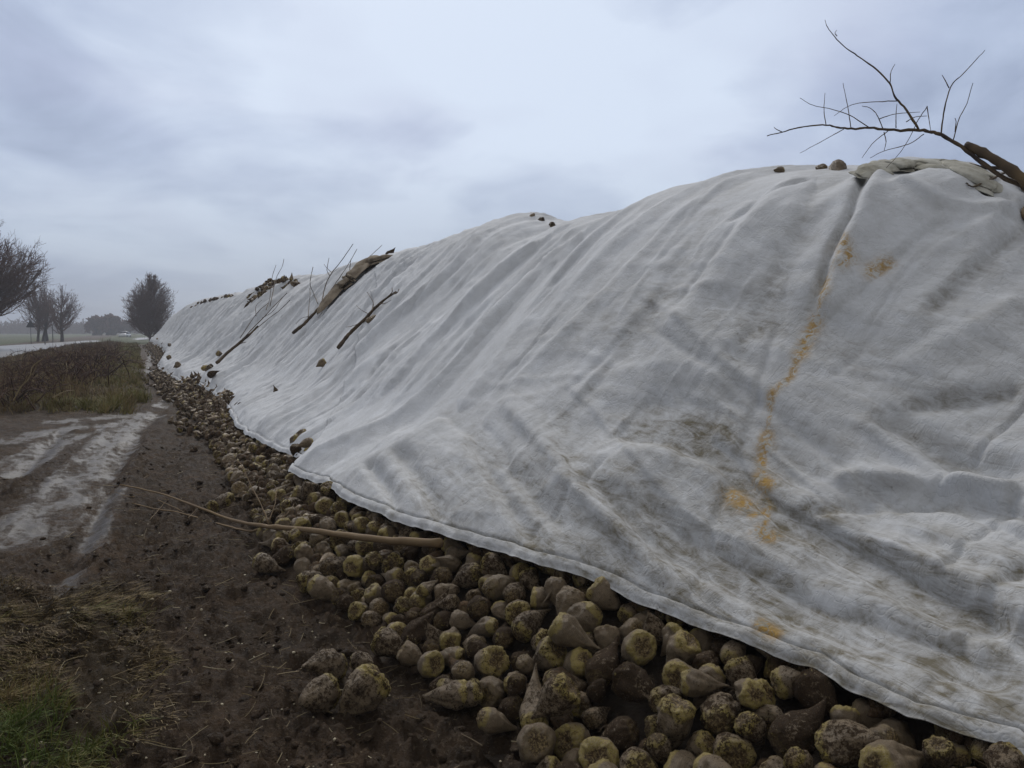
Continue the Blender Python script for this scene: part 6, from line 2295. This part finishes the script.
# three round hazy trees far down the road: built once, copied with their parts
far0, ft, fc = put_tree('round_tree', tree_mesh(41, 8, 1.2, .3, .10, .4, .10, 3, 4, (4, 5)), 99, 336, 290, 'hazy round tree far down the road, leftmost of three', 'hazy round trees far down the road', 7.6)
for u, D, h, lab in ((113, 300, 8.4, 'tallest hazy round tree far down the road, middle of three'), (127, 320, 6.6, 'smallest hazy round tree far down the road, beside the dark tree')):
    r_ = far0.copy(); COL.objects.link(r_); P_ = at_depth(u, 336, D); r_.location = (P_[0], P_[1], 0); r_.rotation_euler = (0, 0, u); r_.scale = (h / 7.6,) * 3; r_['label'] = lab
    for ch in (ft, fc):
        c = ch.copy(); COL.objects.link(c); c.parent = r_
# the far-off wood along the horizon
p = Parts(); r = np.random.RandomState(2)
for k in range(9000):
    u = r.uniform(-160, 92); D = r.uniform(430, 560)
    tall = 6.5 + 4 * float(noise3(u * .045, 3, 1)) + 2 * float(noise3(u * .15, 3, 5))
    P_ = at_depth(u, 336, D); P_[2] = r.uniform(-.5, max(.6, tall) * r.uniform(.4, 1))
    d = np.array([r.normal(0, .6), r.normal(0, .6), 1]) * r.uniform(1.0, 2.6)
    p.tube(np.array([P_, P_ + d * .5, P_ + d]), .22, 3, r.rand() * .2, 0, False)
for k in range(9000):
    u = r.uniform(64, 175); D = r.uniform(480, 640)
    tall = 5 + 3 * float(noise3(u * .06, 8, 1))
    P_ = at_depth(u, 336, D); P_[2] = r.uniform(-.5, max(.5, tall) * r.uniform(.4, 1))
    d = np.array([r.normal(0, .6), r.normal(0, .6), 1]) * r.uniform(1.0, 2.4)
    p.tube(np.array([P_, P_ + d * .5, P_ + d]), .24, 3, r.rand() * .2, 0, False)
tag(p.obj('woods', M['twig']), 'pale hazy line of woods along the horizon', 'woods', kind='stuff')

# ------------------------------------------------------------------ roadside sign, marker posts and the distant car
def metal(name, c, r_=.5, m=.0):
    t = NT(name); n = t.noise(t.coord(), 6, 4, .6)
    o = t.fin(t.mix(n, c, tuple(a * .7 for a in c)), r_, None, .4); t.b.inputs['Metallic'].default_value = m
    return o


M['zinc'] = metal('galvanised', (.16, .165, .17), .5, .6); M['signback'] = metal('sign_back', (.05, .05, .055), .6); M['white_paint'] = metal('white_paint', (.7, .71, .72), .35)
M['glass_dark'] = metal('car_glass', (.02, .023, .028), .12); M['rubber'] = metal('rubber', (.02, .02, .02), .8); M['lamp'] = metal('lamp_glass', (.6, .6, .58), .15); M['redlamp'] = metal('red_lamp', (.3, .02, .015), .25)
P_ = at_depth(31, 342, 98); P_[2] = float(ground_z(P_[0], P_[1], False))
sg = empty('road_sign', P_, 'dark triangular road sign on a thin pole beside the road, seen from behind', 'road sign', None, -YAW)
p = Parts(); p.tube([(0, .03, -.2), (0, .03, 1.4), (0, .03, 2.85)], .035, 10); o = p.obj('pole', M['zinc']); o.parent = sg
tri = [(-.46, 2.06), (.46, 2.06), (.52, 2.14), (.05, 2.94), (-.05, 2.94), (-.52, 2.14)]
V = [(x, yy, z_) for yy in (-.012, .012) for x, z_ in tri]; n = len(tri)
F = [tuple(range(n)), tuple(range(2 * n - 1, n - 1, -1))] + [(i, i + n, (i + 1) % n + n, (i + 1) % n) for i in range(n)]
o = mesh_obj('plate', V, F, M['signback'], sg, smooth=False)
p = Parts()
for z_ in (2.25, 2.6): p.tube([(-.12, .045, z_), (.12, .045, z_)], .015, 6)
p.obj('bracket', M['zinc']).parent = sg
for u, D, h, lab in ((53, 108, 2.4, 'thin marker post between the roadside trees'), (45, 90, 1.1, 'short marker post at the road’s far side')):
    P_ = at_depth(u, 342, D); P_[2] = float(ground_z(P_[0], P_[1], False))
    ps = empty('marker_post', P_, lab, 'post', 'marker posts along the road')
    p = Parts(); p.tube([(0, 0, -.2), (0, 0, h * .5), (0, 0, h)], [.06, .055, .05], 8); p.obj('post', M['zinc']).parent = ps
    p = Parts(); p.tube([(0, 0, h), (0, 0, h + .04), (0, 0, h + .07)], [.06, .055, .02], 8); p.obj('cap', M['signback']).parent = ps

P_ = at_depth(125, 338, 185)
car = empty('parked_car', (P_[0], P_[1], .06), 'small white car far down the road between the round trees and the dark tree', 'car', None, -.28)


def loft(sections):
    """sections: list of (y, half width bottom, half width top, z bottom, z top)"""
    V, n = [], 12
    for (y, wb, wt, zb, zt) in sections:
        for (a, b) in ((-1, 0), (-1, .45), (-.93, .8), (-.72, 1), (-.3, 1.03), (.3, 1.03), (.72, 1), (.93, .8), (1, .45), (1, 0), (.5, -.02), (-.5, -.02)):
            w_ = wb + (wt - wb) * max(0, b); V.append((a * w_, y, zb + (zt - zb) * b))
    m = len(sections)
    F = [tuple(f) for f in grid_faces(m, n, True).tolist()] + [tuple(range(n)), tuple(range((m - 1) * n + n - 1, (m - 1) * n - 1, -1))]
    return V, F


V, F = loft([(-2.1, .72, .66, .35, .75), (-2.0, .84, .78, .24, .88), (-1.2, .88, .84, .22, .95), (0, .88, .85, .22, .97), (1.2, .88, .82, .22, 1.0), (1.95, .84, .76, .26, .95), (2.05, .74, .68, .36, .8)])
mesh_obj('body', V, F, M['white_paint'], car)
V, F = loft([(-1.15, .74, .60, .92, .95), (-.55, .76, .60, .94, 1.42), (.2, .76, .62, .95, 1.47), (1.1, .76, .60, .96, 1.42), (1.75, .72, .58, .93, 1.0)])
mesh_obj('windows', V, F, M['glass_dark'], car)
V, F = loft([(-.5, .60, .5, 1.40, 1.44), (.2, .62, .52, 1.45, 1.49), (1.05, .60, .5, 1.40, 1.44)])
mesh_obj('roof', V, F, M['white_paint'], car)
for sx in (-1, 1):
    for yy in (-1.3, 1.3):
        p = Parts(); p.tube([(sx * .70, yy, .31), (sx * .80, yy, .31), (sx * .90, yy, .31)], .31, 18); wh = p.obj('wheel', M['rubber']); wh.parent = car
        p = Parts(); p.tube([(sx * .89, yy, .31), (sx * .915, yy, .31)], .19, 12); rm = p.obj('rim', M['zinc']); rm.parent = wh
    p = Parts(); p.tube([(sx * .55, -2.08, .68), (sx * .62, -2.06, .68), (sx * .70, -2.0, .68)], .08, 8); p.obj('headlight', M['lamp']).parent = car
    p = Parts(); p.tube([(sx * .55, 2.03, .75), (sx * .66, 2.02, .75)], .08, 8); p.obj('tail_light', M['redlamp']).parent = car

# ------------------------------------------------------------------ the damp air
HZ = 1050
V = [(sx * HZ, sy * HZ, z_) for z_ in (-2.0, 22.0) for sx, sy in ((-1, -1), (1, -1), (1, 1), (-1, 1))]
F = [(0, 3, 2, 1), (4, 5, 6, 7), (0, 1, 5, 4), (1, 2, 6, 5), (2, 3, 7, 6), (3, 0, 4, 7)]
hm = bpy.data.materials.new('damp_air'); hm.use_nodes = True; tn = hm.node_tree; tn.nodes.clear()
vo = tn.nodes.new('ShaderNodeVolumePrincipled'); vo.inputs['Color'].default_value = (.86, .90, .97, 1); vo.inputs['Density'].default_value = .0012
mo = tn.nodes.new('ShaderNodeOutputMaterial'); tn.links.new(vo.outputs[0], mo.inputs['Volume'])
tag(mesh_obj('haze', V, F, hm, smooth=False), 'thin damp winter haze in the air', 'haze', kind='stuff')
